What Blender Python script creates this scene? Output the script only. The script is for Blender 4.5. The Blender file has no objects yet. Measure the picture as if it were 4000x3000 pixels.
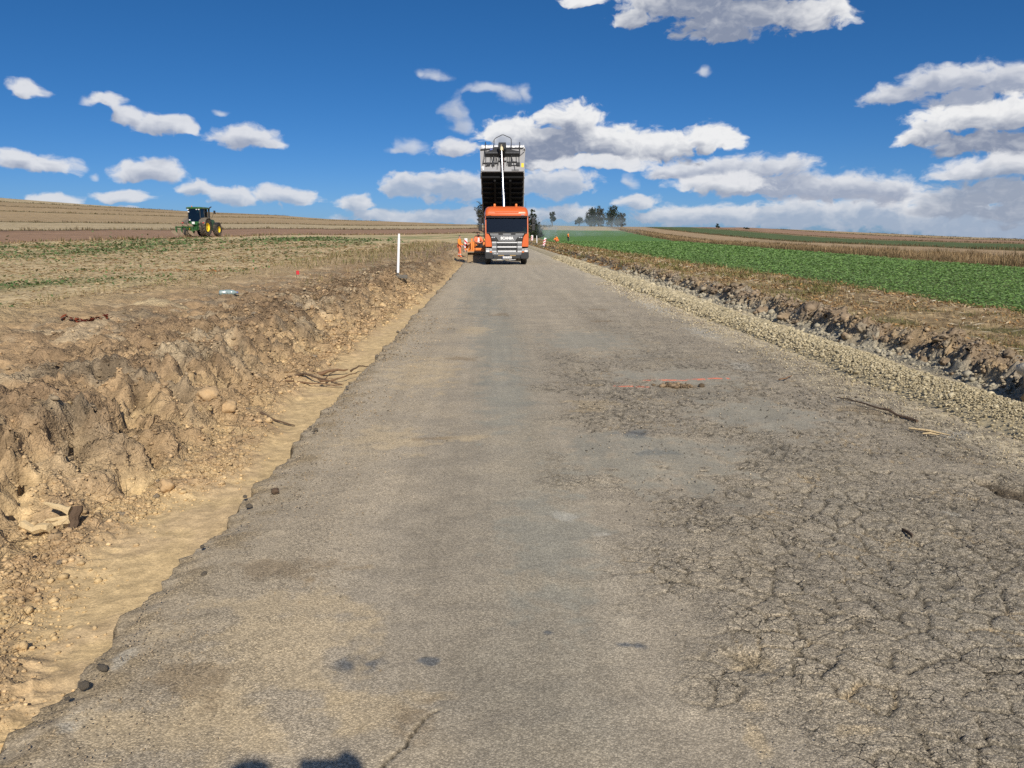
import bpy, bmesh, math, random
import numpy as np
from mathutils import Vector, Matrix
rad = math.radians
scene = bpy.context.scene
COL = scene.collection
# ------------------------------------------------------------------ camera
cam_d = bpy.data.cameras.new('camera'); cam = bpy.data.objects.new('camera', cam_d); COL.objects.link(cam)
cam_d.sensor_width = 36.0; cam_d.lens = 36.0*799.0/1024.0
cam_d.clip_start = 0.05; cam_d.clip_end = 6000
cam.location = (0, 0, 1.8)
cam.rotation_euler = (rad(90-10.7), 0, rad(-1.53))
scene.camera = cam
# ------------------------------------------------------------------ world: physical sky + procedural cumulus
SUN_EL, SUN_AZ = 35.5, 167.5          # compass-style: 0 = +Y, clockwise
SKY_STRENGTH = 0.115
world = bpy.data.worlds.new('World'); scene.world = world; world.use_nodes = True
wt = world.node_tree; wt.nodes.clear()
BACK = [(-6.73, 1.12, 3.85, 0.63, 0), (-2.88, 1.13, 2.92, 0.7, 0), (1.33, 1.07, 3.9, 0.76, 0.05), (5.23, 1.32, 2.58, 0.7, 0.1), (10.34, 1.93, 1.64, 0.75, -0.1), (12.57, 1.05, 2.79, 0.87, 0), (15.97, 1.03, 4.47, 1.04, 0), (20.73, 1.07, 4.77, 1.2, 0), (25.78, 0.97, 4.42, 1.3, 0), (30.48, 0.65, 4.52, 1.39, 0), (33.36, 0.91, 2.73, 1.88, 0), (-5.41, 3.19, 2.49, 1.05, 0.0), (-2.37, 2.95, 2.9, 1.31, 0), (1.01, 2.96, 2.91, 1.25, 0.05), (4.4, 3.33, 3.21, 1.24, 0.05), (-27.85, 1.92, 1.55, 0.55, 0.05), (-23.8, 1.54, 0.91, 0.26, 0.1), (-19.33, 2.77, 1.37, 0.7, 0), (-17.36, 2.27, 1.81, 0.71, 0.0), (-14.06, 2.31, 2.31, 0.79, 0), (-9.23, 1.98, 1.38, 0.74, 0), (-23.74, 2.28, 1.88, 0.54, 0.05)]
MID = [(-28.49, 8.26, 1.1, 0.67, 0.1), (-24.05, 7.96, 1.3, 0.59, 0.25), (-22.95, 7.16, 1.28, 0.6, 0.15), (-21.65, 6.74, 2.35, 0.77, 0), (-19.9, 6.62, 0.83, 0.51, 0.15), (-16.55, 6.1, 2.46, 0.86, 0.05), (-14.53, 5.76, 0.89, 0.41, 0.2), (-29.32, 4.15, 1.32, 0.8, 0), (-27.78, 3.94, 1.74, 0.7, 0), (-22.83, 3.69, 1.79, 0.68, 0), (-21.6, 3.93, 1.32, 0.85, 0), (-2.34, 5.79, 1.59, 0.79, 0.2), (17.03, 4.0, 5.51, 1.25, 0), (13.39, 4.12, 2.74, 0.97, 0.1), (18.56, 3.13, 4.87, 1.13, 0), (24.0, 2.88, 2.7, 1.15, 0.1), (29.23, 8.86, 3.12, 1.19, 0), (26.38, 8.27, 2.2, 0.75, 0.05), (32.14, 8.44, 2.5, 1.47, 0), (30.06, 7.83, 2.85, 1.04, 0.1), (26.32, 2.55, 2.35, 1.31, 0), (22.34, 2.77, 3.31, 0.99, 0.1)]
FRONT = [(5.53, 7.48, 2.65, 1.42, -0.05), (2.93, 6.35, 3.82, 1.5, 0.0), (7.4, 5.78, 5.62, 1.51, 0), (1.34, 6.66, 2.55, 1.08, 0.15), (11.79, 5.6, 3.97, 1.26, 0), (14.83, 6.04, 1.5, 1.18, 0.1), (16.19, 6.0, 0.89, 0.88, 0.3), (3.9, 5.13, 4.46, 1.04, 0), (30.42, 6.58, 3.53, 1.21, 0), (32.77, 6.73, 2.92, 1.33, 0), (28.01, 5.75, 2.38, 0.6, 0.1), (31.51, 5.25, 4.13, 1.06, 0), (32.98, 4.65, 2.27, 1.57, 0), (16.54, 13.42, 5.36, 1.37, 0), (12.97, 14.47, 4.96, 1.37, 0.05), (19.96, 13.25, 3.56, 1.2, 0.05), (9.54, 13.61, 1.34, 0.76, 0.15), (15.71, 12.61, 3.46, 0.7, 0.1), (6.29, 15.05, 1.84, 0.59, 0.25), (16.4, 16.04, 7.19, 1.76, 0), (22.13, 13.54, 1.61, 0.77, 0.2)]
FRONT2 = [(31.43, 3.6, 3.5, 0.92, 0.0), (33.07, 3.72, 2.72, 1.16, 0), (31.79, 2.29, 3.49, 1.19, 0.05), (29.4, 1.5, 3.19, 0.84, 0.1), (33.09, 1.18, 2.74, 1.08, 0.05), (7.42, 4.74, 4.71, 0.61, 0.1), (15.86, 3.32, 3.86, 0.78, 0.1)]
WISP = [(-3.84, 10.37, 1.06, 0.46, 0.2), (-4.55, 10.44, 0.44, 0.29, 0.3), (-2.3, 8.14, 0.82, 1.18, 0.05), (-2.0, 7.19, 0.7, 0.72, 0.1), (-5.5, 5.82, 1.26, 0.6, 0.15), (-6.29, 5.63, 0.94, 0.24, 0.3), (-0.08, 9.54, 1.96, 0.41, 0.2), (1.5, 9.19, 1.26, 0.76, 0.25), (2.45, 9.34, 0.51, 0.64, 0.3), (14.4, 10.38, 0.51, 0.42, 0.15), (-17.82, 7.65, 0.51, 0.23, 0.35), (-25.33, 7.77, 0.76, 0.37, 0.3), (9.66, 3.55, 0.44, 0.68, 0.35), (-25.45, 3.53, 0.46, 0.28, 0.35), (-1.86, 5.8, 1.28, 0.43, 0.3)]

class NT:
    """tiny node helper"""
    def __init__(s, t): s.t = t
    def n(s, typ, **kw):
        nd = s.t.nodes.new(typ)
        for k, v in kw.items(): setattr(nd, k, v)
        return nd
    def put(s, sock, v):
        if hasattr(v, 'is_output'): s.t.links.new(v, sock)
        elif v is not None: sock.default_value = v
    def math(s, op, a, b=None, c=None, clamp=False):
        nd = s.n('ShaderNodeMath', operation=op, use_clamp=clamp)
        for i, v in enumerate((a, b, c)): s.put(nd.inputs[i], v)
        return nd.outputs[0]
    def vm(s, op, a, b=None, c=None):
        nd = s.n('ShaderNodeVectorMath', operation=op)
        for i, v in enumerate((a, b, c)):
            if v is not None: s.put(nd.inputs[i], v)
        return nd.outputs[1] if op in ('LENGTH', 'DOT_PRODUCT') else nd.outputs[0]
    def mix(s, f, a, b, blend='MIX'):
        nd = s.n('ShaderNodeMix', data_type='RGBA', blend_type=blend)
        s.put(nd.inputs[0], f); s.put(nd.inputs[6], a); s.put(nd.inputs[7], b)
        return nd.outputs[2]
    def noise(s, vec, scale, detail=4, rough=.5, out=0, dist=0):
        nd = s.n('ShaderNodeTexNoise'); s.put(nd.inputs['Vector'], vec)
        nd.inputs['Scale'].default_value = scale; nd.inputs['Detail'].default_value = detail
        nd.inputs['Roughness'].default_value = rough; nd.inputs['Distortion'].default_value = dist
        return nd.outputs[out]
    def ss(s, x, a, b, lo=0., hi=1.):
        nd = s.n('ShaderNodeMapRange', interpolation_type='SMOOTHSTEP')
        s.put(nd.inputs[0], x); s.put(nd.inputs[1], a); s.put(nd.inputs[2], b); s.put(nd.inputs[3], lo); s.put(nd.inputs[4], hi)
        return nd.outputs[0]

def cloud_group(name, blobs, generic=False):
    g = bpy.data.node_groups.new(name, 'ShaderNodeTree')
    g.interface.new_socket('P', in_out='INPUT', socket_type='NodeSocketVector')
    g.interface.new_socket('D', in_out='OUTPUT', socket_type='NodeSocketFloat'); g.interface.new_socket('S', in_out='OUTPUT', socket_type='NodeSocketFloat')
    h = NT(g); gi = h.n('NodeGroupInput'); go = h.n('NodeGroupOutput'); P = gi.outputs[0]
    acc = None
    for (a, e, w, hh, b) in blobs:
        v = h.vm('MULTIPLY_ADD', P, (1/w, 1/hh, 0), (-a/w, -e/hh, b*.8))
        l = h.vm('LENGTH', v)
        if acc is None: acc = l
        else: acc = h.math('SMOOTH_MIN', acc, l, .28)
    D = h.math('SUBTRACT', 1.0, acc)
    D = h.math('MAXIMUM', D, -1.0)
    # turbulent billows: large warp + small puffs
    Pn = h.vm('MULTIPLY', P, (.75, 1.25, 1))
    n1 = h.noise(Pn, .55, 2, .5)
    n2 = h.noise(Pn, 1.3, 8, .58)
    nn = h.math('ADD', h.math('MULTIPLY', h.math('SUBTRACT', n1, .5), .75), h.math('MULTIPLY', h.math('SUBTRACT', n2, .5), 1.05))
    h.put(go.inputs[0], h.math('ADD', D, nn))
    n3 = h.noise(Pn, 1.25, 2, .45)
    h.put(go.inputs[1], h.math('ADD', D, h.math('ADD', h.math('MULTIPLY', h.math('SUBTRACT', n1, .5), .75), h.math('MULTIPLY', h.math('SUBTRACT', n3, .5), 1.0))))
    return g

W = NT(wt)
tc = W.n('ShaderNodeTexCoord'); DIR = tc.outputs['Generated']
sep = W.n('ShaderNodeSeparateXYZ'); wt.links.new(DIR, sep.inputs[0])
az = W.math('MULTIPLY', W.math('ARCTAN2', sep.outputs[0], sep.outputs[1]), 57.29578)
el = W.math('MULTIPLY', W.math('ARCSINE', sep.outputs[2]), 57.29578)
comb = W.n('ShaderNodeCombineXYZ'); W.put(comb.inputs[0], az); W.put(comb.inputs[1], el)
P0 = comb.outputs[0]
wn = W.n('ShaderNodeTexNoise'); W.put(wn.inputs['Vector'], P0); wn.inputs['Scale'].default_value = .45; wn.inputs['Detail'].default_value = 3
P0 = W.vm('ADD', P0, W.vm('MULTIPLY', W.vm('SUBTRACT', wn.outputs['Color'], (.5, .5, .5)), (2.2, 1.0, 0)))
sky = W.n('ShaderNodeTexSky', sky_type='NISHITA'); sky.sun_disc = False
sky.sun_elevation = rad(SUN_EL); sky.sun_rotation = rad(SUN_AZ)
sky.altitude = 500; sky.air_density = .5; sky.dust_density = .8; sky.ozone_density = 8.0
gm = W.n('ShaderNodeGamma'); hs = W.n('ShaderNodeHueSaturation'); hs.inputs['Saturation'].default_value = 1.21; hs.inputs['Value'].default_value = 1.0
hs.inputs['Hue'].default_value = .5
wt.links.new(sky.outputs[0], gm.inputs['Color'])
gm.inputs['Gamma'].default_value = .85
wt.links.new(gm.outputs[0], hs.inputs['Color'])
color = hs.outputs[0]
UP = (0.0, .75, 0)
def ev(g, p, o=0):
    nd = W.n('ShaderNodeGroup'); nd.node_tree = g; W.put(nd.inputs[0], p); return nd.outputs[o]
def layer(color, g, white, grey, lo, hi, shade_lo, shade_hi, dim=1.0, up=1.0):
    d0 = ev(g, P0)
    d1 = ev(g, W.vm('ADD', P0, (.30*up, .75*up, 0)), 1)
    d2 = ev(g, W.vm('ADD', P0, (.8*up, 1.8*up, 0)), 1)
    under = W.math('MULTIPLY', W.math('SUBTRACT', d1, d0, clamp=True), .55)
    a = W.ss(W.math('SUBTRACT', d0, under), lo, hi, 0, dim)
    thick = W.math('ADD', W.math('MULTIPLY', d1, .6), W.math('MULTIPLY', d2, .4))
    s = W.ss(thick, shade_lo, shade_hi)
    det = W.noise(W.vm('MULTIPLY', P0, (.9, 1.4, 1)), 1.9, 6, .55)
    s = W.math('ADD', s, W.math('MULTIPLY', W.math('SUBTRACT', det, .5), .65), clamp=True)
    c = W.mix(s, white, grey)
    return W.mix(a, color, c)
k = 1.0/SKY_STRENGTH
def sc(c, m=1.0): return (c[0]*k*m, c[1]*k*m, c[2]*k*m, 1)
# a cumulus field over the whole sky outside the part in view, and the clouds in view
gb = cloud_group('cloud_back', BACK); gm_ = cloud_group('cloud_mid', MID); gf = cloud_group('cloud_front', FRONT); gf2 = cloud_group('cloud_front_low', FRONT2); gw = cloud_group('cloud_wisp', WISP)
pr = W.vm('DIVIDE', DIR, None); dv = pr.node
zc = W.math('MAXIMUM', W.math('ADD', sep.outputs[2], .06), .02)
cz = W.n('ShaderNodeCombineXYZ'); [W.put(cz.inputs[i], zc) for i in range(3)]
wt.links.new(cz.outputs[0], dv.inputs[1])
gen = W.noise(pr, .95, 7, .55)
gmask = W.math('MAXIMUM', W.ss(W.math('ABSOLUTE', az), 38, 46), W.ss(el, 19, 26))
ga = W.math('MULTIPLY', W.ss(gen, .54, .64), gmask)
gs = W.ss(gen, .58, .75)
color = W.mix(ga, color, W.mix(gs, sc((.72, .74, .78)), sc((.42, .46, .54))))
color = layer(color, gb, sc((.74, .75, .78)), sc((.37, .44, .56)), -.12, .34, -.35, .55, dim=.90, up=.6)
color = layer(color, gw, sc((.74, .76, .80)), sc((.52, .56, .64)), -.25, .85, -.4, .6, dim=.72, up=.5)
color = layer(color, gm_, sc((.76, .77, .80)), sc((.36, .40, .50)), -.14, .40, -.45, .42, dim=.93, up=.8)
color = layer(color, gf, sc((.88, .88, .88)), sc((.25, .29, .39)), -.10, .30, -.30, .70, dim=.97)
color = layer(color, gf2, sc((.78, .79, .82)), sc((.31, .36, .46)), -.12, .36, -.30, .65, dim=.95, up=.8)
bg = W.n('ShaderNodeBackground'); W.put(bg.inputs[0], color); bg.inputs[1].default_value = SKY_STRENGTH
wo = W.n('ShaderNodeOutputWorld'); wt.links.new(bg.outputs[0], wo.inputs[0])
world.cycles.sampling_method = 'MANUAL'; world.cycles.sample_map_resolution = 512
# ------------------------------------------------------------------ sun, exposure
sd = bpy.data.lights.new('sun', 'SUN'); sd.energy = 4.6; sd.angle = rad(.55); sd.color = (1.0, .92, .80)
sun = bpy.data.objects.new('sun', sd); COL.objects.link(sun)
sv = Vector((math.sin(rad(SUN_AZ))*math.cos(rad(SUN_EL)), math.cos(rad(SUN_AZ))*math.cos(rad(SUN_EL)), math.sin(rad(SUN_EL))))
sun.rotation_euler = (-sv).to_track_quat('-Z', 'Y').to_euler(); sun.location = sv*50
vs = scene.view_settings; vs.view_transform = 'Standard'; vs.look = 'None'; vs.gamma = 1.0; vs.use_curve_mapping = False; vs.exposure = 0.0
scene.cycles.use_denoising = False
scene.cycles.sample_clamp_indirect = 3.0; scene.cycles.max_bounces = 6; scene.cycles.diffuse_bounces = 3; scene.cycles.transparent_max_bounces = 8
scene.cycles.volume_bounces = 1; scene.cycles.volume_step_rate = 2.0

# ------------------------------------------------------------------ numpy noise
_rs = np.random.RandomState(7)
_perm = _rs.permutation(512).astype(np.int64)
_gx = np.cos(np.linspace(0, 2*np.pi, 512, endpoint=False)); _gy = np.sin(np.linspace(0, 2*np.pi, 512, endpoint=False))
def _h(i, j, s=0): return _perm[(_perm[(i + 37*s) & 511] + j + 101*s) & 511]
def perlin(x, y, s=0):
    i = np.floor(x).astype(np.int64); j = np.floor(y).astype(np.int64); u = x-i; v = y-j
    def g(a, b):
        k = _h(i+a, j+b, s); return _gx[k]*(u-a) + _gy[k]*(v-b)
    fu = u*u*u*(u*(u*6-15)+10); fv = v*v*v*(v*(v*6-15)+10)
    a = g(0, 0); b = g(1, 0); c = g(0, 1); d = g(1, 1)
    return ((a+(b-a)*fu)*(1-fv) + (c+(d-c)*fu)*fv)*1.5
def fbm(x, y, o=4, s=0, r=.5):
    t = 0; a = 1.0; f = 1.0
    for k in range(o): t = t + a*perlin(x*f, y*f, s+k); a *= r; f *= 2.03
    return t
def worley(x, y, s=0, jit=.9, vec=False):
    i = np.floor(x).astype(np.int64); j = np.floor(y).astype(np.int64)
    ox = np.zeros(x.shape); oy = np.zeros(x.shape); f1 = np.full(x.shape, 9.); f2 = np.full(x.shape, 9.); idd = np.zeros(x.shape)
    for a in (-1, 0, 1):
        for b in (-1, 0, 1):
            k = _h(i+a, j+b, s); m = _h(i+a, j+b, s+9)
            px = i+a+.5+jit*(k/511.-.5); py = j+b+.5+jit*(m/511.-.5)
            d = np.hypot(px-x, py-y); c = d < f1
            f2 = np.where(c, f1, np.minimum(f2, d)); f1 = np.where(c, d, f1); idd = np.where(c, _h(i+a, j+b, s+5)/511., idd); ox = np.where(c, x-px, ox); oy = np.where(c, y-py, oy)
    if vec: return f1, f2, idd, ox, oy
    return f1, f2, idd
def sst(x, a, b):
    t = np.clip((x-a)/(b-a), 0, 1); return t*t*(3-2*t)
def lumps(x, y, c, s=0, dens=.6):
    """clods: domes of size c standing on part of the cells, height 0..1"""
    f1, f2, idd = worley(x/c, y/c, s)
    on = np.clip((idd-(1-dens))/dens, 0, 1)
    return on*np.sqrt(np.clip(1-(f1/.55)**2, 0, 1))
def facets(x, y, c, s=0, tilt=1.1, crack=.45):
    """angular broken clods: every cell a tilted flat piece with an open joint round it"""
    f1, f2, idd, ox, oy = worley(x/c, y/c, s, .95, True)
    t1 = np.sin(idd*51.7)*tilt; t2 = np.cos(idd*87.3)*tilt
    return idd*.75+t1*ox+t2*oy-crack*(1-sst(f2-f1, .0, .13))
def lerp3(a, b, t): return a+(b-a)*t[..., None]
C3 = lambda *c: np.array(c, float)

# ------------------------------------------------------------------ mesh helpers
def np_mesh(name, V, F, col=None, mat=None, parent=None, smooth=False, extra=None, link=True):
    V = np.asarray(V, np.float32); F = np.asarray(F, np.int32); n, k = F.shape
    me = bpy.data.meshes.new(name)
    me.vertices.add(len(V)); me.vertices.foreach_set('co', V.ravel())
    me.loops.add(n*k); me.loops.foreach_set('vertex_index', F.ravel())
    me.polygons.add(n); me.polygons.foreach_set('loop_start', np.arange(0, n*k, k, dtype=np.int32))
    if smooth: me.polygons.foreach_set('use_smooth', np.ones(n, bool))
    me.update(calc_edges=True)
    if col is not None:
        a = me.color_attributes.new('col', 'FLOAT_COLOR', 'POINT')
        c4 = np.ones((len(V), 4), np.float32); c4[:, :3] = np.clip(col, 0, 1); a.data.foreach_set('color', c4.ravel())
    for nm, arr in (extra or {}).items():
        a = me.attributes.new(nm, 'FLOAT', 'POINT'); a.data.foreach_set('value', np.asarray(arr, np.float32).ravel())
    if mat: me.materials.append(mat)
    o = bpy.data.objects.new(name, me)
    if link: COL.objects.link(o)
    if parent: o.parent = parent
    return o
def grid_faces(nr, nc):
    i = np.arange(nr*nc).reshape(nr, nc)
    return np.stack([i[:-1, :-1], i[:-1, 1:], i[1:, 1:], i[1:, :-1]], -1).reshape(-1, 4)
def tag(o, label=None, cat=None, group=None, kind=None):
    if label: o['label'] = label
    if cat: o['category'] = cat
    if group: o['group'] = group
    if kind: o['kind'] = kind
    return o
def empty(name, loc=(0, 0, 0), rz=0.0, label=None, cat=None, group=None):
    o = bpy.data.objects.new(name, None); COL.objects.link(o); o.location = loc; o.rotation_euler = (0, 0, rz)
    o.empty_display_size = .2
    return tag(o, label, cat, group)
def copy_tree(o, parent=None):
    c = o.copy(); COL.objects.link(c)
    if parent: c.parent = parent; c.matrix_parent_inverse = o.matrix_parent_inverse
    for ch in list(o.children): copy_tree(ch, c)
    return c

# ------------------------------------------------------------------ materials
def mat_plain(name, col, rough=.6, metal=0.0, var=.12, scale=8.0, bump=0.0, coat=0.0, dust=0.0, spec=.5, dustcol=(.30, .23, .15)):
    m = bpy.data.materials.new(name); m.use_nodes = True; t = m.node_tree; b = t.nodes['Principled BSDF']; h = NT(t)
    tcn = h.n('ShaderNodeTexCoord'); o = tcn.outputs['Object']
    n = h.noise(o, scale, 5, .6)
    c = h.mix(n, tuple(x*(1-var) for x in col)+(1,), tuple(min(1, x*(1+var)) for x in col)+(1,))
    if dust > 0:
        d = h.ss(h.noise(o, scale*.35, 6, .65), .75-dust, 1.05-dust)
        c = h.mix(h.math('MULTIPLY', d, min(1, dust*1.6)), c, dustcol+(1,))
    h.put(b.inputs['Base Color'], c)
    b.inputs['Roughness'].default_value = rough; b.inputs['Metallic'].default_value = metal
    b.inputs['Specular IOR Level'].default_value = spec; b.inputs['Coat Weight'].default_value = coat
    if bump > 0:
        bp = h.n('ShaderNodeBump'); bp.inputs['Strength'].default_value = bump; bp.inputs['Distance'].default_value = .02
        h.put(bp.inputs['Height'], h.noise(o, scale*3, 5, .6)); h.put(b.inputs['Normal'], bp.outputs[0])
    return m
def mat_attr(name, rough=.9, spec=.2, noise_scale=None, var=.2, bump=0.0, bump_scale=60.0, bump_dist=.01, transl=0.0, hv=0.0, crumbly=False):
    """material whose base colour comes from the mesh's own colour attribute, broken up by noise"""
    m = bpy.data.materials.new(name); m.use_nodes = True; t = m.node_tree; b = t.nodes['Principled BSDF']; h = NT(t)
    at = h.n('ShaderNodeAttribute'); at.attribute_name = 'col'; c = at.outputs['Color']
    tcn = h.n('ShaderNodeTexCoord'); o = tcn.outputs['Object']
    if noise_scale:
        for ns, vv in ((noise_scale, var), (noise_scale*6.3, var))+(((noise_scale*19, var),) if crumbly else ()):
            n = h.noise(o, ns, 4, .6)
            g = h.ss(n, .25, .75, 1-vv, 1+vv)
            cb = h.n('ShaderNodeCombineXYZ'); [h.put(cb.inputs[i], g) for i in range(3)]
            c = h.mix(1.0, c, cb.outputs[0], 'MULTIPLY')
    h.put(b.inputs['Base Color'], c); b.inputs['Roughness'].default_value = rough; b.inputs['Specular IOR Level'].default_value = spec
    if bump > 0:
        bp = h.n('ShaderNodeBump'); bp.inputs['Strength'].default_value = bump; bp.inputs['Distance'].default_value = bump_dist
        n1 = h.noise(o, bump_scale, 6, .65); n2 = h.noise(o, bump_scale*.22, 4, .6)
        hh = h.math('ADD', h.math('MULTIPLY', n1, .5), n2)
        if crumbly:
            ar = h.n('ShaderNodeAttribute'); ar.attribute_name = 'rgh'
            for vs_, wt_ in ((26, .55), (70, .35)):
                vo = h.n('ShaderNodeTexVoronoi'); h.put(vo.inputs['Vector'], h.vm('ADD', o, h.vm('MULTIPLY', h.noise(o, vs_*.8, 2, .5, out=1), (.5/vs_,)*3))); vo.inputs['Scale'].default_value = vs_
                hh = h.math('SUBTRACT', hh, h.math('MULTIPLY', vo.outputs['Distance'], wt_))
            h.put(bp.inputs['Strength'], h.ss(ar.outputs['Fac'], 0, 1, .22, bump))
        h.put(bp.inputs['Height'], hh); h.put(b.inputs['Normal'], bp.outputs[0])
    if transl > 0:
        tr = h.n('ShaderNodeBsdfTranslucent'); h.put(tr.inputs[0], c)
        mx = h.n('ShaderNodeMixShader'); mx.inputs[0].default_value = transl
        t.links.new(b.outputs[0], mx.inputs[1]); t.links.new(tr.outputs[0], mx.inputs[2])
        t.links.new(mx.outputs[0], t.nodes['Material Output'].inputs[0])
    return m

class MB:
    """collects shapes into one mesh"""
    def __init__(s): s.v = []; s.f = []
    def add(s, vs, fs):
        b = len(s.v); s.v += [tuple(v) for v in vs]; s.f += [tuple(i+b for i in f) for f in fs]; return s
    def box(s, x0, x1, y0, y1, z0, z1, M=None):
        vs = [(x, y, z) for z in (z0, z1) for y in (y0, y1) for x in (x0, x1)]
        if M: vs = [M @ Vector(v) for v in vs]
        return s.add(vs, [(0, 2, 3, 1), (4, 5, 7, 6), (0, 1, 5, 4), (2, 6, 7, 3), (0, 4, 6, 2), (1, 3, 7, 5)])
    def prism(s, poly, a, b, axis='x', M=None):
        n = len(poly); vs = []
        for w in (a, b):
            for (p, q) in poly:
                v = {'x': (w, p, q), 'y': (p, w, q), 'z': (p, q, w)}[axis]
                vs.append(M @ Vector(v) if M else v)
        fs = [tuple(range(n))[::-1], tuple(range(n, 2*n))] + [(i, (i+1) % n, n+(i+1) % n, n+i) for i in range(n)]
        return s.add(vs, fs)
    def tube(s, pts, r, n=8, cap=True):
        pts = [Vector(p) for p in pts]; m = len(pts); rs = r if isinstance(r, (list, tuple)) else [r]*m; vs = []; up = None
        for i, p in enumerate(pts):
            d = (pts[min(i+1, m-1)]-pts[max(i-1, 0)]).normalized()
            if up is None: up = Vector((0, 0, 1)) if abs(d.z) < .9 else Vector((1, 0, 0))
            x = d.cross(up)
            if x.length < 1e-5: x = d.orthogonal()
            x.normalize(); y = x.cross(d).normalized(); up = y
            for k in range(n):
                a = 2*math.pi*k/n; vs.append(p+(x*math.cos(a)+y*math.sin(a))*rs[i])
        fs = [(i*n+k, i*n+(k+1) % n, (i+1)*n+(k+1) % n, (i+1)*n+k) for i in range(m-1) for k in range(n)]
        if cap: fs += [tuple(range(n))[::-1], tuple((m-1)*n+k for k in range(n))]
        return s.add(vs, fs)
    def lathe(s, prof, c, axis='x', n=24, cap=True):
        """prof = [(radius, offset along axis)]"""
        vs = []; m = len(prof)
        for (r, o) in prof:
            for k in range(n):
                a = 2*math.pi*k/n; p, q = r*math.cos(a), r*math.sin(a)
                v = {'x': (o, p, q), 'y': (p, o, q), 'z': (p, q, o)}[axis]
                vs.append((c[0]+v[0], c[1]+v[1], c[2]+v[2]))
        fs = [(i*n+k, i*n+(k+1) % n, (i+1)*n+(k+1) % n, (i+1)*n+k) for i in range(m-1) for k in range(n)]
        if cap: fs += [tuple(range(n))[::-1], tuple((m-1)*n+k for k in range(n))]
        return s.add(vs, fs)
    def loft(s, rings, cap=True):
        n = len(rings[0]); vs = [v for r in rings for v in r]
        fs = [(i*n+k, i*n+(k+1) % n, (i+1)*n+(k+1) % n, (i+1)*n+k) for i in range(len(rings)-1) for k in range(n)]
        if cap: fs += [tuple(range(n))[::-1], tuple((len(rings)-1)*n+k for k in range(n))]
        return s.add(vs, fs)
    def build(s, name, mat, parent=None, smooth=False, bevel=0.0, label=None):
        me = bpy.data.meshes.new(name); me.from_pydata([tuple(v) for v in s.v], [], s.f)
        bm = bmesh.new(); bm.from_mesh(me); bmesh.ops.recalc_face_normals(bm, faces=bm.faces); bm.to_mesh(me); bm.free()
        if smooth:
            me.polygons.foreach_set('use_smooth', [True]*len(me.polygons))
            me.set_sharp_from_angle(angle=rad(40))
        me.materials.append(mat); o = bpy.data.objects.new(name, me); COL.objects.link(o)
        if parent: o.parent = parent
        if bevel > 0:
            md = o.modifiers.new('bevel', 'BEVEL'); md.width = bevel; md.segments = 2; md.limit_method = 'ANGLE'; md.angle_limit = rad(35)
        if label: o['label'] = label
        return o
def text_mesh(name, body, size, mat, parent, M, extrude=.004, sx=1.0, bold=0.0):
    cu = bpy.data.curves.new(name, 'FONT'); cu.body = body; cu.size = size; cu.align_x = 'CENTER'; cu.align_y = 'CENTER'; cu.extrude = extrude; cu.offset = bold
    o = bpy.data.objects.new(name, cu); COL.objects.link(o)
    me = bpy.data.meshes.new_from_object(o.evaluated_get(bpy.context.evaluated_depsgraph_get()))
    COL.objects.unlink(o); bpy.data.objects.remove(o)
    me.transform(M @ Matrix.Diagonal((sx, 1, 1, 1))); me.name = name; me.materials.clear(); me.materials.append(mat)
    r = bpy.data.objects.new(name, me); COL.objects.link(r); r.parent = parent; return r
# ================================================================== THE LAND
R_SKY = 450.0
_saz = np.array([-60, -31.1, -26.2, -20.7, -14.8, -11.1, -2.0, 3.0, 9.6, 17.5, 23.4, 28.9, 34.2, 60.])
_spx = np.array([31, 29.3, 24.7, 20.0, 16.8, 13.1, 8.5, 7.5, 6.1, 5.2, 1.5, -2.2, -5.4, -6.])
def road_c(y): return 0.0*y
def land(x, y, corridor=True):
    """height of the open fields"""
    r = np.hypot(x, y); a = np.degrees(np.arctan2(x, np.maximum(y, 1e-6)))
    zs = 1.8+np.interp(a, _saz, _spx)/799.*R_SKY
    z0 = .42-.17*sst(x, -4, 8)
    r0 = np.interp(a, [-60, -12, 0, 5, 60], [55, 55, 110, 150, 150]); t = np.clip((r-r0)/(R_SKY-r0), 0, 1)
    p = np.interp(a, [-60, -5, 10, 60], [1.30, 1.25, 1.15, 1.15])
    z = z0+(zs-z0)*t**p
    z = np.where(r > R_SKY, zs-(r-R_SKY)*.03, z)
    z = z+.05*fbm(x*.08, y*.08, 3, 3)*sst(r, 8, 30)
    if corridor:
        m = sst(x, -9.6, -8.6)*(1-sst(x, 9.9, 10.8))*np.where(x < -2.2, 1-sst(y, 100, 135), 1-sst(y, 150, 190))
        z = z*(1-m)+(-.9)*m
    return z
def road_z(y): return np.where(y > 150, 1.0*((np.maximum(y, 150)-150)/60.)**1.5, 0.0)
GA = rad(15.0)      # direction of the strip fields left of the road
BE = rad(5.5)       # ... and right of it
def q_of(x, y): return -x*math.cos(GA)+y*math.sin(GA)
def s_of(x, y): return x*math.cos(BE)-y*math.sin(BE)
TAN = C3(.40, .295, .165); SOIL = C3(.315, .200, .125); PALE = C3(.50, .40, .24); OLIVE = C3(.20, .17, .085); GREEN = C3(.055, .125, .022)
DRY = C3(.30, .215, .115); DKBR = C3(.135, .088, .055)
LEFT_STRIPS = [(58, None), (82, SOIL), (85, DKBR), (112, PALE*.9), (115, OLIVE), (140, TAN*.95), (172, TAN), (176, OLIVE), (215, TAN), (220, DRY*.8), (262, TAN*.92), (268, OLIVE), (320, PALE*.9), (327, DRY*.8), (380, TAN*.9), (900, OLIVE)]
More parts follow.
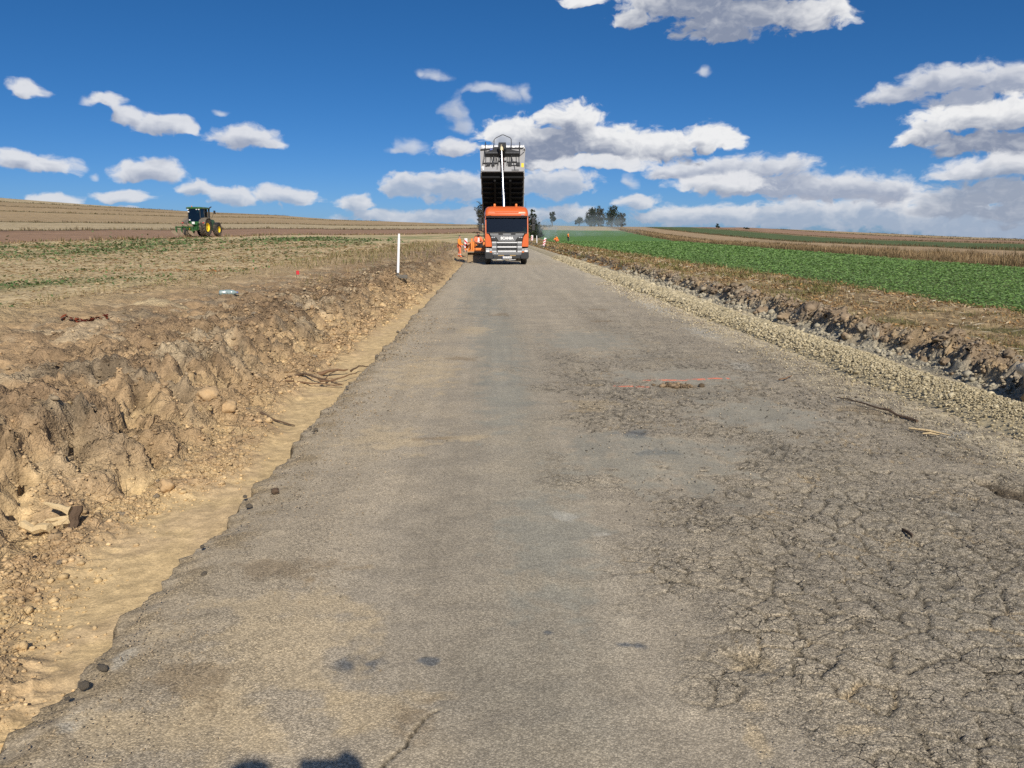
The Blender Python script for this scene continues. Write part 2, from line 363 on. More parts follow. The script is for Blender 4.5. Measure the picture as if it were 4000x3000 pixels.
RIGHT_STRIPS = [(20, None), (27.5, DRY), (40, TAN*.8+SOIL*.25), (42, OLIVE), (64, C3(.10, .135, .05)), (70, DRY), (104, SOIL*1.05), (108, OLIVE), (150, TAN), (200, PALE*.95), (206, DKBR), (270, DKBR*1.0), (330, PALE*.9), (900, DKBR)]
def strip_col(v, strips, wob):
    out = np.zeros(v.shape+(3,)); lo = -1e9; vv = v+wob
    for hi, c in strips:
        if c is not None: out[(vv >= lo) & (vv < hi)] = c
        lo = hi
    return out
def field_green(x, y):
    """share of volunteer green on the pale left field"""
    q = q_of(x, y); l = x*math.sin(GA)+y*math.cos(GA)
    n = fbm(q*.35, l*.05, 4, 21)
    g = .75*np.exp(-((q-17.5)/1.3)**2)*np.clip(.9+1.3*fbm(l*.09, q*.3, 3, 24)-.012*np.maximum(l-14, 0)*4, 0, 1)
    g = np.maximum(g, np.exp(-((q-47.5)/5.5)**2)*(.50+.7*n))
    g = np.maximum(g, sst(q, 24, 40)*(1-sst(q, 56, 58))*np.clip(.18+.7*n, 0, .7))
    g = np.maximum(g, .10+.25*n)
    return np.clip(g, 0, 1)*(1-sst(q, 57, 58.5))
def land_col(x, y):
    w = 1.1*fbm(x*.06, y*.06, 3, 31)
    wl = w+.5*fbm(x*.5, y*.5, 3, 33)
    q = q_of(x, y); s = s_of(x, y)
    l = x*math.sin(GA)+y*math.cos(GA)
    L = strip_col(q, LEFT_STRIPS, wl); R = strip_col(s, RIGHT_STRIPS, wl*.7)
    base = C3(.57, .44, .255)*(1+.10*fbm(x*.4, y*.4, 3, 35))[..., None]
    g = field_green(x, y)
    fl = lerp3(base, GREEN*1.25, np.clip(g*.8, 0, .7))
    L = np.where((q+wl < 58)[..., None], fl, L*(1+.16*fbm(q*.6, l*.03, 4, 37))[..., None])
    cropc = lerp3(C3(.11, .14, .05)*np.ones(L.shape), C3(.110, .215, .055), sst(np.hypot(x, y), 45, 110))
    # pale bare head of the crop field, far up by the bushes
    cropc = lerp3(cropc, PALE*np.ones(L.shape), sst(y+wl*4, 300, 312))
    R = np.where((s+wl*.7 < 20)[..., None], cropc, R*(1+.16*fbm(s*.6, y*.03, 4, 39))[..., None])
    side = sst(x-.0*y, -1, 1)
    return lerp3(L, R, side)
def build_land():
    azs = np.concatenate([np.arange(-100, -42, 2.0), np.arange(-42, 42.01, .22), np.arange(44, 101, 2.0)])
    rs = np.concatenate([np.geomspace(7, 480, 300), np.geomspace(520, 3000, 14)])
    A, Rr = np.meshgrid(np.radians(azs), rs); x = Rr*np.sin(A); y = Rr*np.cos(A)
    z = land(x, y)
    near = (1-sst(Rr, 40, 90))
    z = z+near*(.035*fbm(x*1.3, y*1.3, 3, 41)+.03*lumps(x, y, .5, 43, .4))
    c = land_col(x, y)
    V = np.stack([x, y, z], -1).reshape(-1, 3)
    m = mat_attr('field_soil', noise_scale=.9, var=.16, bump=.5, bump_scale=7, bump_dist=.06)
    o = np_mesh('field_ground', V, grid_faces(len(rs), len(azs))[:, ::-1], c.reshape(-1, 3), m, smooth=True)
    tag(o, kind='structure')
    # plain earth under and behind everything
    mb = MB(); n = 64
    vs = [(0, 0, -1.2)]+[(3500*math.cos(2*math.pi*k/n), 3500*math.sin(2*math.pi*k/n), -1.2-30) for k in range(n)]
    ring = [(200*math.cos(2*math.pi*k/n), 200*math.sin(2*math.pi*k/n), -1.2) for k in range(n)]
    mb.add(vs[:1]+ring+vs[1:], [(0, 1+k, 1+(k+1) % n) for k in range(n)]+[(1+k, 1+n+k, 1+n+(k+1) % n, 1+(k+1) % n) for k in range(n)])
    tag(mb.build('terrain', mat_plain('earth', (.30, .22, .13), .95, var=.25, scale=.05)), kind='structure')
build_land()

# ------------------------------------------------------------------ the road
def edge_l(y): return -1.745+.055*fbm(y*.9, y*0+.3, 4, 51)+.055*fbm(y*3.7, y*0+.7, 3, 53)+.030*fbm(y*13, y*0+.2, 3, 55)+.0035*y*0.6
BX = 5.75
def grav_h(x, y):
    """gravel windrow along the right edge of the asphalt"""
    w = .10*fbm(y*.45, y*0+2.2, 3, 61)
    u = (x-(5.12+w+.0*y))/.52
    return .13*np.clip(1-u*u, 0, 1)**.8
SPOTS = [ # x, y, rx, ry, kind
 (1.33, 7.05, .20, .18, 'tar'), (1.36, 6.45, .19, .14, 'tar'), (-.60, 3.14, .15, .10, 'tar'), (.60, 3.26, .09, .045, 'tar'), (.26, 3.38, .04, .03, 'tar'), (-.28, 3.15, .05, .04, 'tar'),
 (1.25, 6.3, .95, .95, 'smooth'), (.34, 4.5, .36, 1.1, 'smooth'), (2.7, 7.8, .7, .9, 'smooth'), (2.4, 9.9, 1.0, .8, 'smooth'), (.15, 8.9, .35, 2.2, 'smooth'), (3.0, 3.3, .35, .25, 'smooth'),
 (.1, 14, .5, 5, 'smooth'), (1.6, 13.5, .9, 1.8, 'smooth'), (-.2, 24, .7, 8, 'smooth'),
 (.46, 4.9, .09, .12, 'white'), (.66, 4.58, .06, .04, 'white'), (-1.6, 3.22, .05, .10, 'white'), (-1.58, 2.72, .05, .10, 'white'), (3.0, 4.9, .07, .07, 'white'), (3.45, 10.8, .22, .5, 'white'), (3.9, 8.3, .3, .35, 'white'), (3.9, 14.5, .3, 1.3, 'white'), (4.2, 7.0, .2, .2, 'white'), (4.05, 20, .3, 2.5, 'white'),
 (1.22, 9.42, .14, .12, 'sand'), (1.13, 3.13, .11, .10, 'sand'), (1.03, 2.78, .07, .10, 'sand'), (1.35, 2.62, .12, .04, 'sand'), (.95, 2.6, .05, .12, 'sand'), (-.42, 2.80, .26, .20, 'sand'), (-1.0, 3.3, .5, .7, 'sand'), (-1.1, 2.7, .5, .3, 'sand'), (-.25, 6.95, .30, .10, 'sand'), (1.1, 8.3, .35, .4, 'sand'), (-.95, 6.9, .5, .5, 'sand'), (-.9, 10.5, .6, 1.5, 'sand'), (-.3, 15.0, .35, .8, 'sand'), (2.3, 16.5, .3, .3, 'mud'), (2.55, 19.1, .3, .35, 'mud'), (3.9, 8.0, .3, .6, 'mud'), (2.2, 9.3, .35, .2, 'mud'), (-.30, 2.72, .13, .16, 'mud'), (-1.15, 4.1, .35, .2, 'mud'), (-1.25, 3.05, .2, .2, 'mud'), (-.55, 6.95, .25, .08, 'mud'), (-.4, 11.5, .3, .3, 'mud'), (.2, 18, .3, .4, 'mud')]
def road_fields(x, y):
    """height and colour of the worn asphalt"""
    nb = fbm(x*1.1, y*1.1, 4, 71); nm = fbm(x*4.2, y*4.2, 4, 73); nf = fbm(x*15., y*15., 3, 75)
    # crocodile cracking in the right-hand wheel track
    A = sst(x+.5*nb+.35*(y-3)*.12, .55, 1.45)*(1-sst(y+1.5*nb, 9, 17))
    A = np.maximum(A, .55*sst(x+.4*nb, 1.5, 2.2)*(1-sst(y, 14, 26)))
    calm = np.zeros(x.shape)
    for (sx, sy, rx, ry, kd) in SPOTS:
        if kd == 'smooth':
            d = np.hypot((x-sx)/rx, (y-sy)/ry)+.45*nm+.3*nb; calm = np.maximum(calm, 1-sst(d, .6, 1.05))
    A = A*(1-.9*calm)
    wx = x+.035*nm+.012*nf; wy = y*.92+.035*perlin(x*5, y*5, 77)
    f1, f2, idd = worley(wx/.155, wy/.155, 79, .95)
    crack = (1-sst(f2-f1, .0, .115))
    g1, g2, idg = worley(wx/.075, wy/.075, 81, .95)
    crack2 = (1-sst(g2-g1, .0, .15))*.6*sst(fbm(x*.9, y*.9, 2, 83), -.1, .5)
    part = sst(fbm(x*2.1, y*2.1, 3, 85)+.25*A, -.25, .15)          # not every joint is open
    crk = A*np.maximum(crack*part, crack2)
    near = 1-sst(y, 5, 16)
    h = .010*nb+.003*nm+A*(.006*(idd-.5)+.003*nm+.002*nf)*near-.016*crk*(.35+.65*near)
    # lost aggregate: pits where the surface has ravelled
    p1, p2, pid = worley(x/.024, y/.024, 87, .9)
    pit = A*(pid > .62)*np.sqrt(np.clip(1-(p1/.55)**2, 0, 1))
    h = h-.003*pit*near+.0016*near*A*np.sqrt(np.clip(1-(p1/.6)**2, 0, 1))*(pid < .35)
    # pothole with a broken rim near the right border
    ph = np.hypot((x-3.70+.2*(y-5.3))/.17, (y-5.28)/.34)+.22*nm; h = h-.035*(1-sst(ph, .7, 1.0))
    ph2 = np.hypot((x-1.13)/.16, (y-3.12)/.13)+.4*nm; h = h-.018*(1-sst(ph2, .5, 1.0))
    # colours
    grey = C3(.245, .208, .162)
    c = grey*np.ones(x.shape+(3,))
    c = c*(1+.10*nb+.10*nm)[..., None]
    dustl = np.clip(sst(-x+.35*nb, .1, 1.25)*.95+.25*nb*sst(-x, -.4, .3), 0, 1)
    c = lerp3(c, C3(.300, .245, .178), dustl*.62)
    edge = sst(-(x-edge_l(y))+.12*nm, -.42, -.05)
    c = lerp3(c, C3(.235, .182, .118), edge*np.clip(.6+.8*nm, 0, 1))
    warm = sst(nb+.5*fbm(x*.35, y*.35, 3, 89), .05, .5); c = lerp3(c, C3(.270, .222, .160), warm*.30)
    dustr = sst(x+.25*nb+.12*nm, 3.55, 4.55); c = lerp3(c, C3(.40, .335, .235), dustr*np.clip(.55+.7*nm, 0, 1))
    trk = np.exp(-((x-.25-.1*nb)/.38)**2)*.5+np.exp(-((x-2.45-.2*nb)/.40)**2)*.25*(1-sst(y, 12, 20)); c = lerp3(c, C3(.150, .142, .118), np.clip(trk*(.8+.35*nm), 0, 1)*.75)
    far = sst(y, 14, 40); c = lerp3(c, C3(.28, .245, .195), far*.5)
    KC = {'tar': (C3(.075, .080, .088), .85), 'smooth': (C3(.178, .172, .148), .58), 'white': (C3(.36, .34, .30), .42), 'sand': (C3(.345, .27, .175), .6), 'mud': (C3(.165, .122, .078), .6)}
    for (sx, sy, rx, ry, kd) in SPOTS:
        kc, am = KC[kd]; d = np.hypot((x-sx)/rx, (y-sy)/ry)+.55*nm+.25*nf+.15*nb
        c = lerp3(c, kc*np.ones(c.shape), am*(1-sst(d, .45, 1.0)))
    c = lerp3(c, C3(.048, .042, .034), np.clip(crk*1.3, 0, 1)*.80)
    c = lerp3(c, C3(.10, .09, .07), pit*.45)
    # sand washed into some of the joints
    sj = crk*sst(fbm(x*1.7, y*1.7, 3, 91), .25, .6); c = lerp3(c, C3(.36, .275, .175), sj*.7)
    # the long open crack near the camera
    cxs = np.array([-.40, -.36, -.315, -.30, -.275, -.245, -.20]); cys = np.array([2.42, 2.50, 2.56, 2.62, 2.69, 2.74, 2.80])
    dx = np.abs(x-np.interp(y, cys, cxs)-.004*nf); cm = (1-sst(dx, .002, .009))*((y > 2.42) & (y < 2.79)); c = lerp3(c, C3(.02, .018, .016), cm); h = h-.015*cm
    # survey paint sprayed across the lane
    pn = fbm(x*9, y*9, 3, 93)
    for (x0, y0, x1, y1, w, st) in ((1.48, 9.36, 1.85, 9.30, .035, .8), (1.9, 9.68, 2.35, 9.72, .05, .8), (2.4, 9.72, 2.95, 9.82, .07, 1.2)):
        t = np.clip(((x-x0)*(x1-x0)+(y-y0)*(y1-y0))/((x1-x0)**2+(y1-y0)**2), 0, 1)
        d = np.hypot(x-x0-t*(x1-x0), y-y0-t*(y1-y0)+.02*pn); c = lerp3(c, C3(.62, .16, .09), np.clip((1-sst(d, w*.3, w))*sst(pn, -.35, .1)*st*1.3, 0, .9))
    c = c*(1+.09*fbm(x*2.6, y*.10, 4, 99)+.05*fbm(x*9, y*.35, 3, 100))[..., None]
    c = lerp3(c, C3(.062, .046, .030), (1-sst(ph, .6, 1.05))*.85); pk = np.hypot((x-3.60+.3*(y-5.5))/.035, (y-5.48)/.13)+.2*nf; c = lerp3(c, C3(.012, .011, .010), 1-sst(pk, .7, 1.0)); h = h-.03*(1-sst(pk, .7, 1.0))  # brown dirt in the pothole, plus the shadow under its rim painted near-black
    c = c*C3(1.77, 1.79, 1.71)
    rough = np.clip(.35+.65*A+.3*dustl*(nm > 0), 0, 1)*(1-.55*calm)
    return h, c, rough, A*(1-.8*calm)*(1-sst(y, 10, 22))
def mat_road():
    m = bpy.data.materials.new('worn_asphalt'); m.use_nodes = True; t = m.node_tree; b = t.nodes['Principled BSDF']; h = NT(t)
    at = h.n('ShaderNodeAttribute'); at.attribute_name = 'col'; ar = h.n('ShaderNodeAttribute'); ar.attribute_name = 'rgh'
    o = h.n('ShaderNodeTexCoord').outputs['Object']
    ow = h.vm('ADD', o, h.vm('SCALE', h.noise(o, 40, 2, .5, out=1), None)); ow.node.inputs[1].node if False else None
    vs_ = ow
    vo = h.n('ShaderNodeTexVoronoi'); h.put(vo.inputs['Vector'], o); vo.inputs['Scale'].default_value = 120
    vo2 = h.n('ShaderNodeTexVoronoi'); h.put(vo2.inputs['Vector'], o); vo2.inputs['Scale'].default_value = 42
    n1 = h.noise(o, 130, 4, .6); n2 = h.noise(o, 26, 5, .65)
    stone = h.ss(vo.outputs['Distance'], .15, .75)
    hgt = h.math('ADD', h.math('MULTIPLY', h.math('SUBTRACT', 1.0, stone), .30), h.math('MULTIPLY', h.noise(o, 330, 3, .6), .9))
    hgt = h.math('ADD', hgt, h.math('MULTIPLY', h.math('SUBTRACT', 1.0, vo2.outputs['Distance']), .15))
    g = h.math('ADD', h.ss(n1, .30, .72, .74, 1.26), h.math('MULTIPLY', h.math('SUBTRACT', n2, .5), .30))
    sp = h.n('ShaderNodeSeparateXYZ'); h.put(sp.inputs[0], vo.outputs['Color'])
    g = h.math('MULTIPLY', g, h.ss(sp.outputs[0], 0, 1, .70, 1.30))
    g = h.math('MULTIPLY', g, h.math('SUBTRACT', 1.0, h.math('MULTIPLY', h.ss(stone, .45, 1.0), .32)))
    g = h.math('ADD', 1.0, h.math('MULTIPLY', h.math('SUBTRACT', g, .93), h.ss(ar.outputs['Fac'], 0, 1, .65, 1.25)))
    az_ = h.n('ShaderNodeAttribute'); az_.attribute_name = 'crz'
    od = h.vm('ADD', o, h.vm('MULTIPLY', h.vm('SUBTRACT', h.noise(o, 9, 4, .6, out=1), (.5, .5, .5)), (.09, .09, 0)))
    ve = h.n('ShaderNodeTexVoronoi', feature='DISTANCE_TO_EDGE'); h.put(ve.inputs['Vector'], od); ve.inputs['Scale'].default_value = 11.5
    ln = h.ss(ve.outputs['Distance'], .035, .004)
    ln = h.math('MULTIPLY', h.math('MULTIPLY', ln, az_.outputs['Fac']), h.ss(h.noise(o, 3.1, 4, .6), .40, .60))
    g = h.math('MULTIPLY', g, h.math('SUBTRACT', 1.0, h.math('MULTIPLY', ln, .72)))
    hgt = h.math('SUBTRACT', hgt, h.math('MULTIPLY', ln, .8))
    cb = h.n('ShaderNodeCombineXYZ'); [h.put(cb.inputs[i], g) for i in range(3)]
    c = h.mix(1.0, at.outputs['Color'], cb.outputs[0], 'MULTIPLY')
    h.put(b.inputs['Base Color'], c); b.inputs['Roughness'].default_value = .88; b.inputs['Specular IOR Level'].default_value = .25
    bp = h.n('ShaderNodeBump'); h.put(bp.inputs['Strength'], h.ss(ar.outputs['Fac'], 0, 1, .45, 1.0)); bp.inputs['Distance'].default_value = .0055
    h.put(bp.inputs['Height'], hgt); h.put(b.inputs['Normal'], bp.outputs[0])
    return m
def build_road():
    m = mat_road(); Vs = []; Fs = []; Cs = []; Rs = []; As = []; off = 0
    for (ys, nc) in ((np.geomspace(-3, 1.5, 2), 0), (np.geomspace(1.5, 6, 390), 600), (np.geomspace(6, 20, 230), 380), (np.geomspace(20, 200, 150), 90)):
        if nc == 0: ys = np.array([-6, -2, 0, 1.0, 1.5]); nc = 40
        u = np.linspace(0, 1, nc)
        Y, U = np.meshgrid(ys, u, indexing='ij'); el_ = edge_l(Y); X = el_+U*(5.95-el_)+road_c(Y)
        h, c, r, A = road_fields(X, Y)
        d = (X-el_)
        h = h-.035*(1-sst(d, 0, .16+.05*fbm(Y*2, Y*0, 2, 95)))-.05*sst(X, 4.3, 5.9)+road_z(Y)
        # folded-down broken flank: outermost columns form the cut face
        V = np.stack([X, Y, h], -1)
        flank = []; fcol = []
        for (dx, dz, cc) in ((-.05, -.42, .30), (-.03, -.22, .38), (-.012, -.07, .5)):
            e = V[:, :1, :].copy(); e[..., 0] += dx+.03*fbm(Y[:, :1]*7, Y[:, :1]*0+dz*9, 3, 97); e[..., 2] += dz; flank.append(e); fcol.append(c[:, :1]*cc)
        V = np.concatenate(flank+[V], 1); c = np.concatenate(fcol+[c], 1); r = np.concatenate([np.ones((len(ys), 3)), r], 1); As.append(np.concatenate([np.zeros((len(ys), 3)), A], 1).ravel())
        nr, ncc = V.shape[:2]
        Vs.append(V.reshape(-1, 3)); Cs.append(c.reshape(-1, 3)); Rs.append(r.ravel()); Fs.append(grid_faces(nr, ncc)+off); off += nr*ncc
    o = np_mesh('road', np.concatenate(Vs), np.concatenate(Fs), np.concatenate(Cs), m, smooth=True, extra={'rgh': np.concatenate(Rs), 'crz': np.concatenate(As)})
    tag(o, kind='structure')
build_road()

# ------------------------------------------------------------------ trench and cut bank on the left
def bank_base(y): return -2.56+.20*fbm(y*.33, y*0+5, 3, 101)-.30*np.exp(-((y-5.3)/1.5)**2)-.32*np.exp(-((y-15)/8.)**2)+.20*np.exp(-((y-3.3)/1.0)**2)+.006*np.clip(y-12, 0, 60)
CAVITIES = [(-4.75, 7.5, .34, .30), (-3.35, 7.45, .22, .20), (-3.75, 8.9, .20, .18), (-3.1, 8.7, .17, .18), (-2.85, 9.6, .18, .20), (-3.0, 6.35, .16, .18), (-3.05, 6.9, .18, .16), (-4.0, 12.7, .30, .22), (-3.0, 11.2, .2, .2), (-4.1, 8.5, .2, .15), (-3.6, 5.9, .22, .16)]
def bank(x, y):
    yb = bank_base(y); nb = fbm(x*.8, y*.8, 4, 103); nm = fbm(x*3, y*3, 4, 105); nf = fbm(x*11, y*11, 3, 107)
    d = yb-x                                     # metres into the bank
    wid = 1.02+.28*fbm(y*.5, y*0+9, 2, 109)
    face = np.clip((d+.14*nm+.10*nb)/wid, 0, 1); face = .55*face+.45*face*face*(3-2*face)
    top = .26+.17*sst(d, 1.2, 5.0)+.04*np.exp(-((d-1.5)/.6)**2)+.07*nb*sst(d, .4, 1.2)+.05*nm*sst(d, .5, 1.0)*(1-sst(d, 3.0, 5.5))
    top = top-.10*sst(d, 2, 4.5)*(1-sst(y, 20, 40))*0
    floor = -.33+.015*nb+.05*sst(-d, .45, .0)
    floor = floor+.10*np.exp(-((d+.05)/.22)**2)*np.clip(.5+nb, 0, 1)
    lip = sst(-d, .75, 1.15)*0
    z = floor*(1-face)+top*face+lip
    rough = np.clip(face*1.2, 0, 1)*(1-.55*sst(d, 1.6, 3.5))
    fa = face*(1-face)*4
    big = lumps(x+.1*nm, y+.1*nm, .62, 111, .75); md = lumps(x+.04*nm, y, .26, 113, .7); sm = lumps(x, y, .11, 115, .7); ti = lumps(x, y, .055, 117, .6)
    crumbs = np.clip(np.exp(-((d+.22)/.22)**2)*1.3*(.5+nb), 0, 1)
    near = 1-sst(y, 10, 30)
    wx, wy = x+.07*nm+.02*nf, y+.07*fbm(x*3+9, y*3, 3, 106)+.02*nf
    fb = facets(wx, wy, .47, 111, 1.0, .35); fm = facets(wx, wy*.9, .19, 113, 1.2, .5); fs = facets(x+.02*nf, y, .085, 115, 1.3, .5)
    chan = np.clip(.35+1.6*fbm(x*1.2, y*.9, 3, 118), .15, 1.25)
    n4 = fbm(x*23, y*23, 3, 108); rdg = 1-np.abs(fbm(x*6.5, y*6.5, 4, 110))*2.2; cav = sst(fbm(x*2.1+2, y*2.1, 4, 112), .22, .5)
    z = z+rough*((.035+.05*fa)*(fb-.4)+.018*chan*(fm-.35)+.016*chan*(fs-.3)+.045*nf+.055*nm+.022*n4+.020*rdg+.012*md*chan+.018*sm+.024*ti+.035*np.abs(fbm(x*4.3+7, y*4.3, 4, 114))+.05*(np.abs(fbm(x*1.9+3, y*1.9, 3, 116))-.2)-.10*cav*(.3+fa))*(.55+.45*near)+crumbs*(.035*sm+.022*ti+.02*nf)+(.002*ti+.0012*n4+.006*nm)*near
    z = z-.16*fa*np.clip(fbm(y*1.3, x*.8, 3, 119), 0, 1)-.10*rough*sst(fbm(x*1.6, y*1.6, 3, 121), .25, .6)
    for (hx, hy, hr, hd) in CAVITIES:
        dd = np.hypot((x-hx)/hr, (y-hy)/(hr*.8))+.35*nm+.2*nf; z = z-hd*(1-sst(dd, .55, 1.0))
    z = z+.60*np.exp(-((x+3.02)/.62)**2-((y-25.7)/1.3)**2)
    xs = x+fa*(.06*nm+.04*(fb-.4)+.03*nf-.06*cav)
    # colours of the soil
    sand = C3(.55, .415, .235); tan = C3(.385, .272, .160); brown = C3(.272, .190, .118); greyb = C3(.26, .215, .155); dark = C3(.11, .08, .052)
    c = lerp3(sand*np.ones(x.shape+(3,)), C3(.52, .39, .24), sst(nb+.6*nm, -.1, .6)*.7)
    c = lerp3(c, tan*np.ones(c.shape), np.clip(sst(d, -.60, -.05)*(.75+.6*nm+.4*nb), 0, 1))
    hh = sst(z, -.15, .35)
    c = lerp3(c, lerp3(tan*np.ones(c.shape), brown, np.clip(.55+nb*.9, 0, 1)), face*hh)
    c = lerp3(c, greyb*np.ones(c.shape), face*sst(fbm(x*1.1, y*1.1, 3, 123), .18, .5)*.7)
    c = lerp3(c, C3(.46, .37, .25)*np.ones(c.shape), face*sst(fbm(x*.9+3, y*.9, 4, 125), .28, .55)*.7)
    c = lerp3(c, dark*np.ones(c.shape), face*sst(fbm(x*2.3, y*2.3, 4, 127), .35, .75)*.5)
    c = lerp3(c, C3(.445, .335, .195)*np.ones(c.shape), sst(d+nb, 3.2, 6.0)*.9)
    c = lerp3(c, dark*1.1*np.ones(c.shape), rough*np.clip(.45*(1-sst(fm, -.12, .12))+.35*cav*fa, 0, .8))  # dark joints, and the shade in the hollows painted into the soil colour
    hp = np.hypot((x+6.6)/.75, (y-15.9)/.45)+.5*nm; z = z+.09*(1-sst(hp, .2, 1.0)); c = lerp3(c, C3(.50, .40, .25)*np.ones(c.shape), (1-sst(hp, .5, 1.0))*.85)
    c = c*(1+.16*nf)[..., None]*C3(1.12, 1.11, 1.06)
    bank.rough = np.clip(sst(d, -.55, .1)*(.7+.6*nb), 0, 1)
    return xs, z, c
def build_bank():
    Rs = []
    m = mat_attr('bank_soil', noise_scale=11, var=.20, bump=1.0, bump_scale=60, bump_dist=.030, crumbly=True)
    Vs = []; Fs = []; Cs = []; off = 0
    for (ys, nc) in ((np.array([-6, -3, 0, 1.2, 2.0]), 60), (np.geomspace(2.0, 13.5, 430), 280), (np.geomspace(13.5, 45, 210), 150), (np.geomspace(45, 200, 90), 60)):
        u = np.linspace(0, 1, nc); xx = -1.25-(9.0)*(u*.38+.62*u**2.3)
        Y, X = np.meshgrid(ys, xx, indexing='ij')
        xs, z, c = bank(X, Y); Rs.append(bank.rough.ravel()); ed = sst(-X, 8.6, 10.2)
        lz = land(X*0-10.4, Y, False)
        z = z*(1-ed)+(lz-.1)*ed+np.where(Y > 40, 1, 0)*0
        hill = land(X, Y, False)-(.42-.17*sst(X, -4, 8))
        z = z+np.where(Y > 55, hill, 0)*sst(-X, 2.6, 4.5)+road_z(Y)*(1-sst(-X, 2.6, 4.5))
        z = z-1.2*sst(Y, 108, 140)*sst(-X, 2.0, 2.8)
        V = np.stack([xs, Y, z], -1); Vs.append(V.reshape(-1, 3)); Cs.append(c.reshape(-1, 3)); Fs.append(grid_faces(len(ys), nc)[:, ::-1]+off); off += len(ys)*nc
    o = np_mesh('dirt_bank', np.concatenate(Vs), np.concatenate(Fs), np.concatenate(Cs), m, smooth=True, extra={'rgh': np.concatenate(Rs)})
    return tag(o, kind='structure')
BANK = build_bank()
def bank_z(x, y):
    _, z, _ = bank(np.array([x], float), np.array([y], float)); return float(z[0])

# ------------------------------------------------------------------ right shoulder: gravel windrow, clay groove, clod berm, verge
def berm_x(y): return 6.10+.20*fbm(y*.4, y*0+3, 3, 131)+.02*np.clip(y-10, 0, 30)
def shoulder(x, y):
    nb = fbm(x*.9, y*.9, 4, 133); nm = fbm(x*3.3, y*3.3, 4, 135); nf = fbm(x*12, y*12, 3, 137)
    d = x-berm_x(y)                               # + = into the verge
    near = 1-sst(y, 12, 34)
    z = -.06+.01*nb-.05*np.exp(-((d+.22)/.16)**2)
    face = sst(d+.10*nm+.05*nb, 0, .28)
    vamp = .30+.06*np.exp(-((y-8.1)/.5)**2)
    crest = np.exp(-((d-.42)/.30)**2)*(.05+.13*np.clip(fbm(y*.9, y*0+4, 3, 139), -.5, 1)+.10*np.exp(-((y-8.2)/.45)**2))
    verge = .20+.05*nb+.05*sst(d, 1.0, 3.5)
    z = z*(1-face)+(verge+crest)*face
    ridge = np.exp(-((d-.30)/.42)**2)*sst(d, -.05, .12)
    wx, wy = x+.06*nm+.02*nf, y+.06*fbm(x*3+9, y*3, 3, 136)+.02*nf; r1 = facets(wx, wy, .36, 141, 1.1, .4); r2 = facets(wx, wy, .16, 143, 1.3, .5)
    n4 = fbm(x*23, y*23, 3, 138); rdg = 1-np.abs(fbm(x*6, y*6, 4, 140))*2.2
    z = z+ridge*(.09*(r1-.42)+.03*(r2-.35)+.085*nm+.05*nf+.02*n4+.03*rdg+.03*lumps(x, y, .075, 145, .7))*(.6+.4*near)
    z = z-ridge*.16*np.clip(fbm(y*1.8, x, 3, 147)-.05, 0, 1)
    lipr = np.exp(-((d+.03)/.10)**2); z = z+lipr*(.03+.05*lumps(x, y, .11, 149, .8))
    z = z+.012*lumps(x, y, .1, 151, .5)*sst(d, .9, 1.3)
    xs = x+ridge*(.10*nm+.10*(r1-.4)+.05*(r2-.4))
    clay = C3(.40, .355, .255); ygrav = C3(.45, .375, .225); brown = C3(.250, .190, .128); ochre = C3(.36, .265, .155); greyc = C3(.42, .39, .31)
    c = lerp3(clay*np.ones(x.shape+(3,)), C3(.33, .275, .19), sst(nb, 0, .6)*.5)
    c = lerp3(c, greyc*.85*np.ones(c.shape), lipr*.6)
    cb = lerp3(brown*np.ones(c.shape), ochre, sst(fbm(x*1.3, y*.9, 3, 153), .05, .45)*.8)
    cb = lerp3(cb, greyc*np.ones(c.shape), sst(fbm(x*1.7, y*1.3, 3, 155), .25, .55)*.35)
    c = lerp3(c, cb, np.clip(face-.3*lipr, 0, 1))
    vg = lerp3(C3(.24, .175, .095)*np.ones(c.shape), C3(.40, .30, .165), sst(nm+nb, -.2, .5))
    vg = lerp3(vg, C3(.10, .105, .04)*np.ones(c.shape), sst(fbm(x*.7, y*.45, 3, 157), .05, .45)*.6)
    vg = lerp3(vg, C3(.37, .275, .165)*np.ones(c.shape), sst(x+.5*nb, 9.7, 10.3)*.75)
    c = lerp3(c, vg, sst(d+.15*nm, .7, 1.1))
    return xs, z, c*(1+.14*nf)[..., None]
def build_shoulder():
    m = mat_attr('shoulder_soil', noise_scale=11, var=.26, bump=1.0, bump_scale=60, bump_dist=.028)
    Vs = []; Fs = []; Cs = []; off = 0
    for (ys, nc) in ((np.array([-6, -2, 1, 4.0]), 40), (np.geomspace(4.0, 22, 420), 240), (np.geomspace(22, 200, 160), 110)):
        u = np.linspace(0, 1, nc); xx = 5.45+5.6*(u*.5+.5*u**2.0)
        Y, X = np.meshgrid(ys, xx, indexing='ij'); xs, z, c = shoulder(X, Y)
        hill = land(X*0+10.5, Y, False)-.25
        z = z+np.where(Y > 40, hill, 0)*sst(X, 6, 8)+road_z(Y)*(1-sst(X, 6, 8)); ed = sst(X, 10.5, 11.05); z = z*(1-ed)+(land(X, Y, False)-.15)*ed
        Vs.append(np.stack([xs, Y, z], -1).reshape(-1, 3)); Cs.append(c.reshape(-1, 3)); Fs.append(grid_faces(len(ys), nc)+off); off += len(ys)*nc
    o = np_mesh('verge', np.concatenate(Vs), np.concatenate(Fs), np.concatenate(Cs), m, smooth=True)
    return tag(o, kind='structure')
VERGE = build_shoulder()
def verge_z(x, y):
    _, z, _ = shoulder(np.array([x], float), np.array([y], float)); return float(z[0])
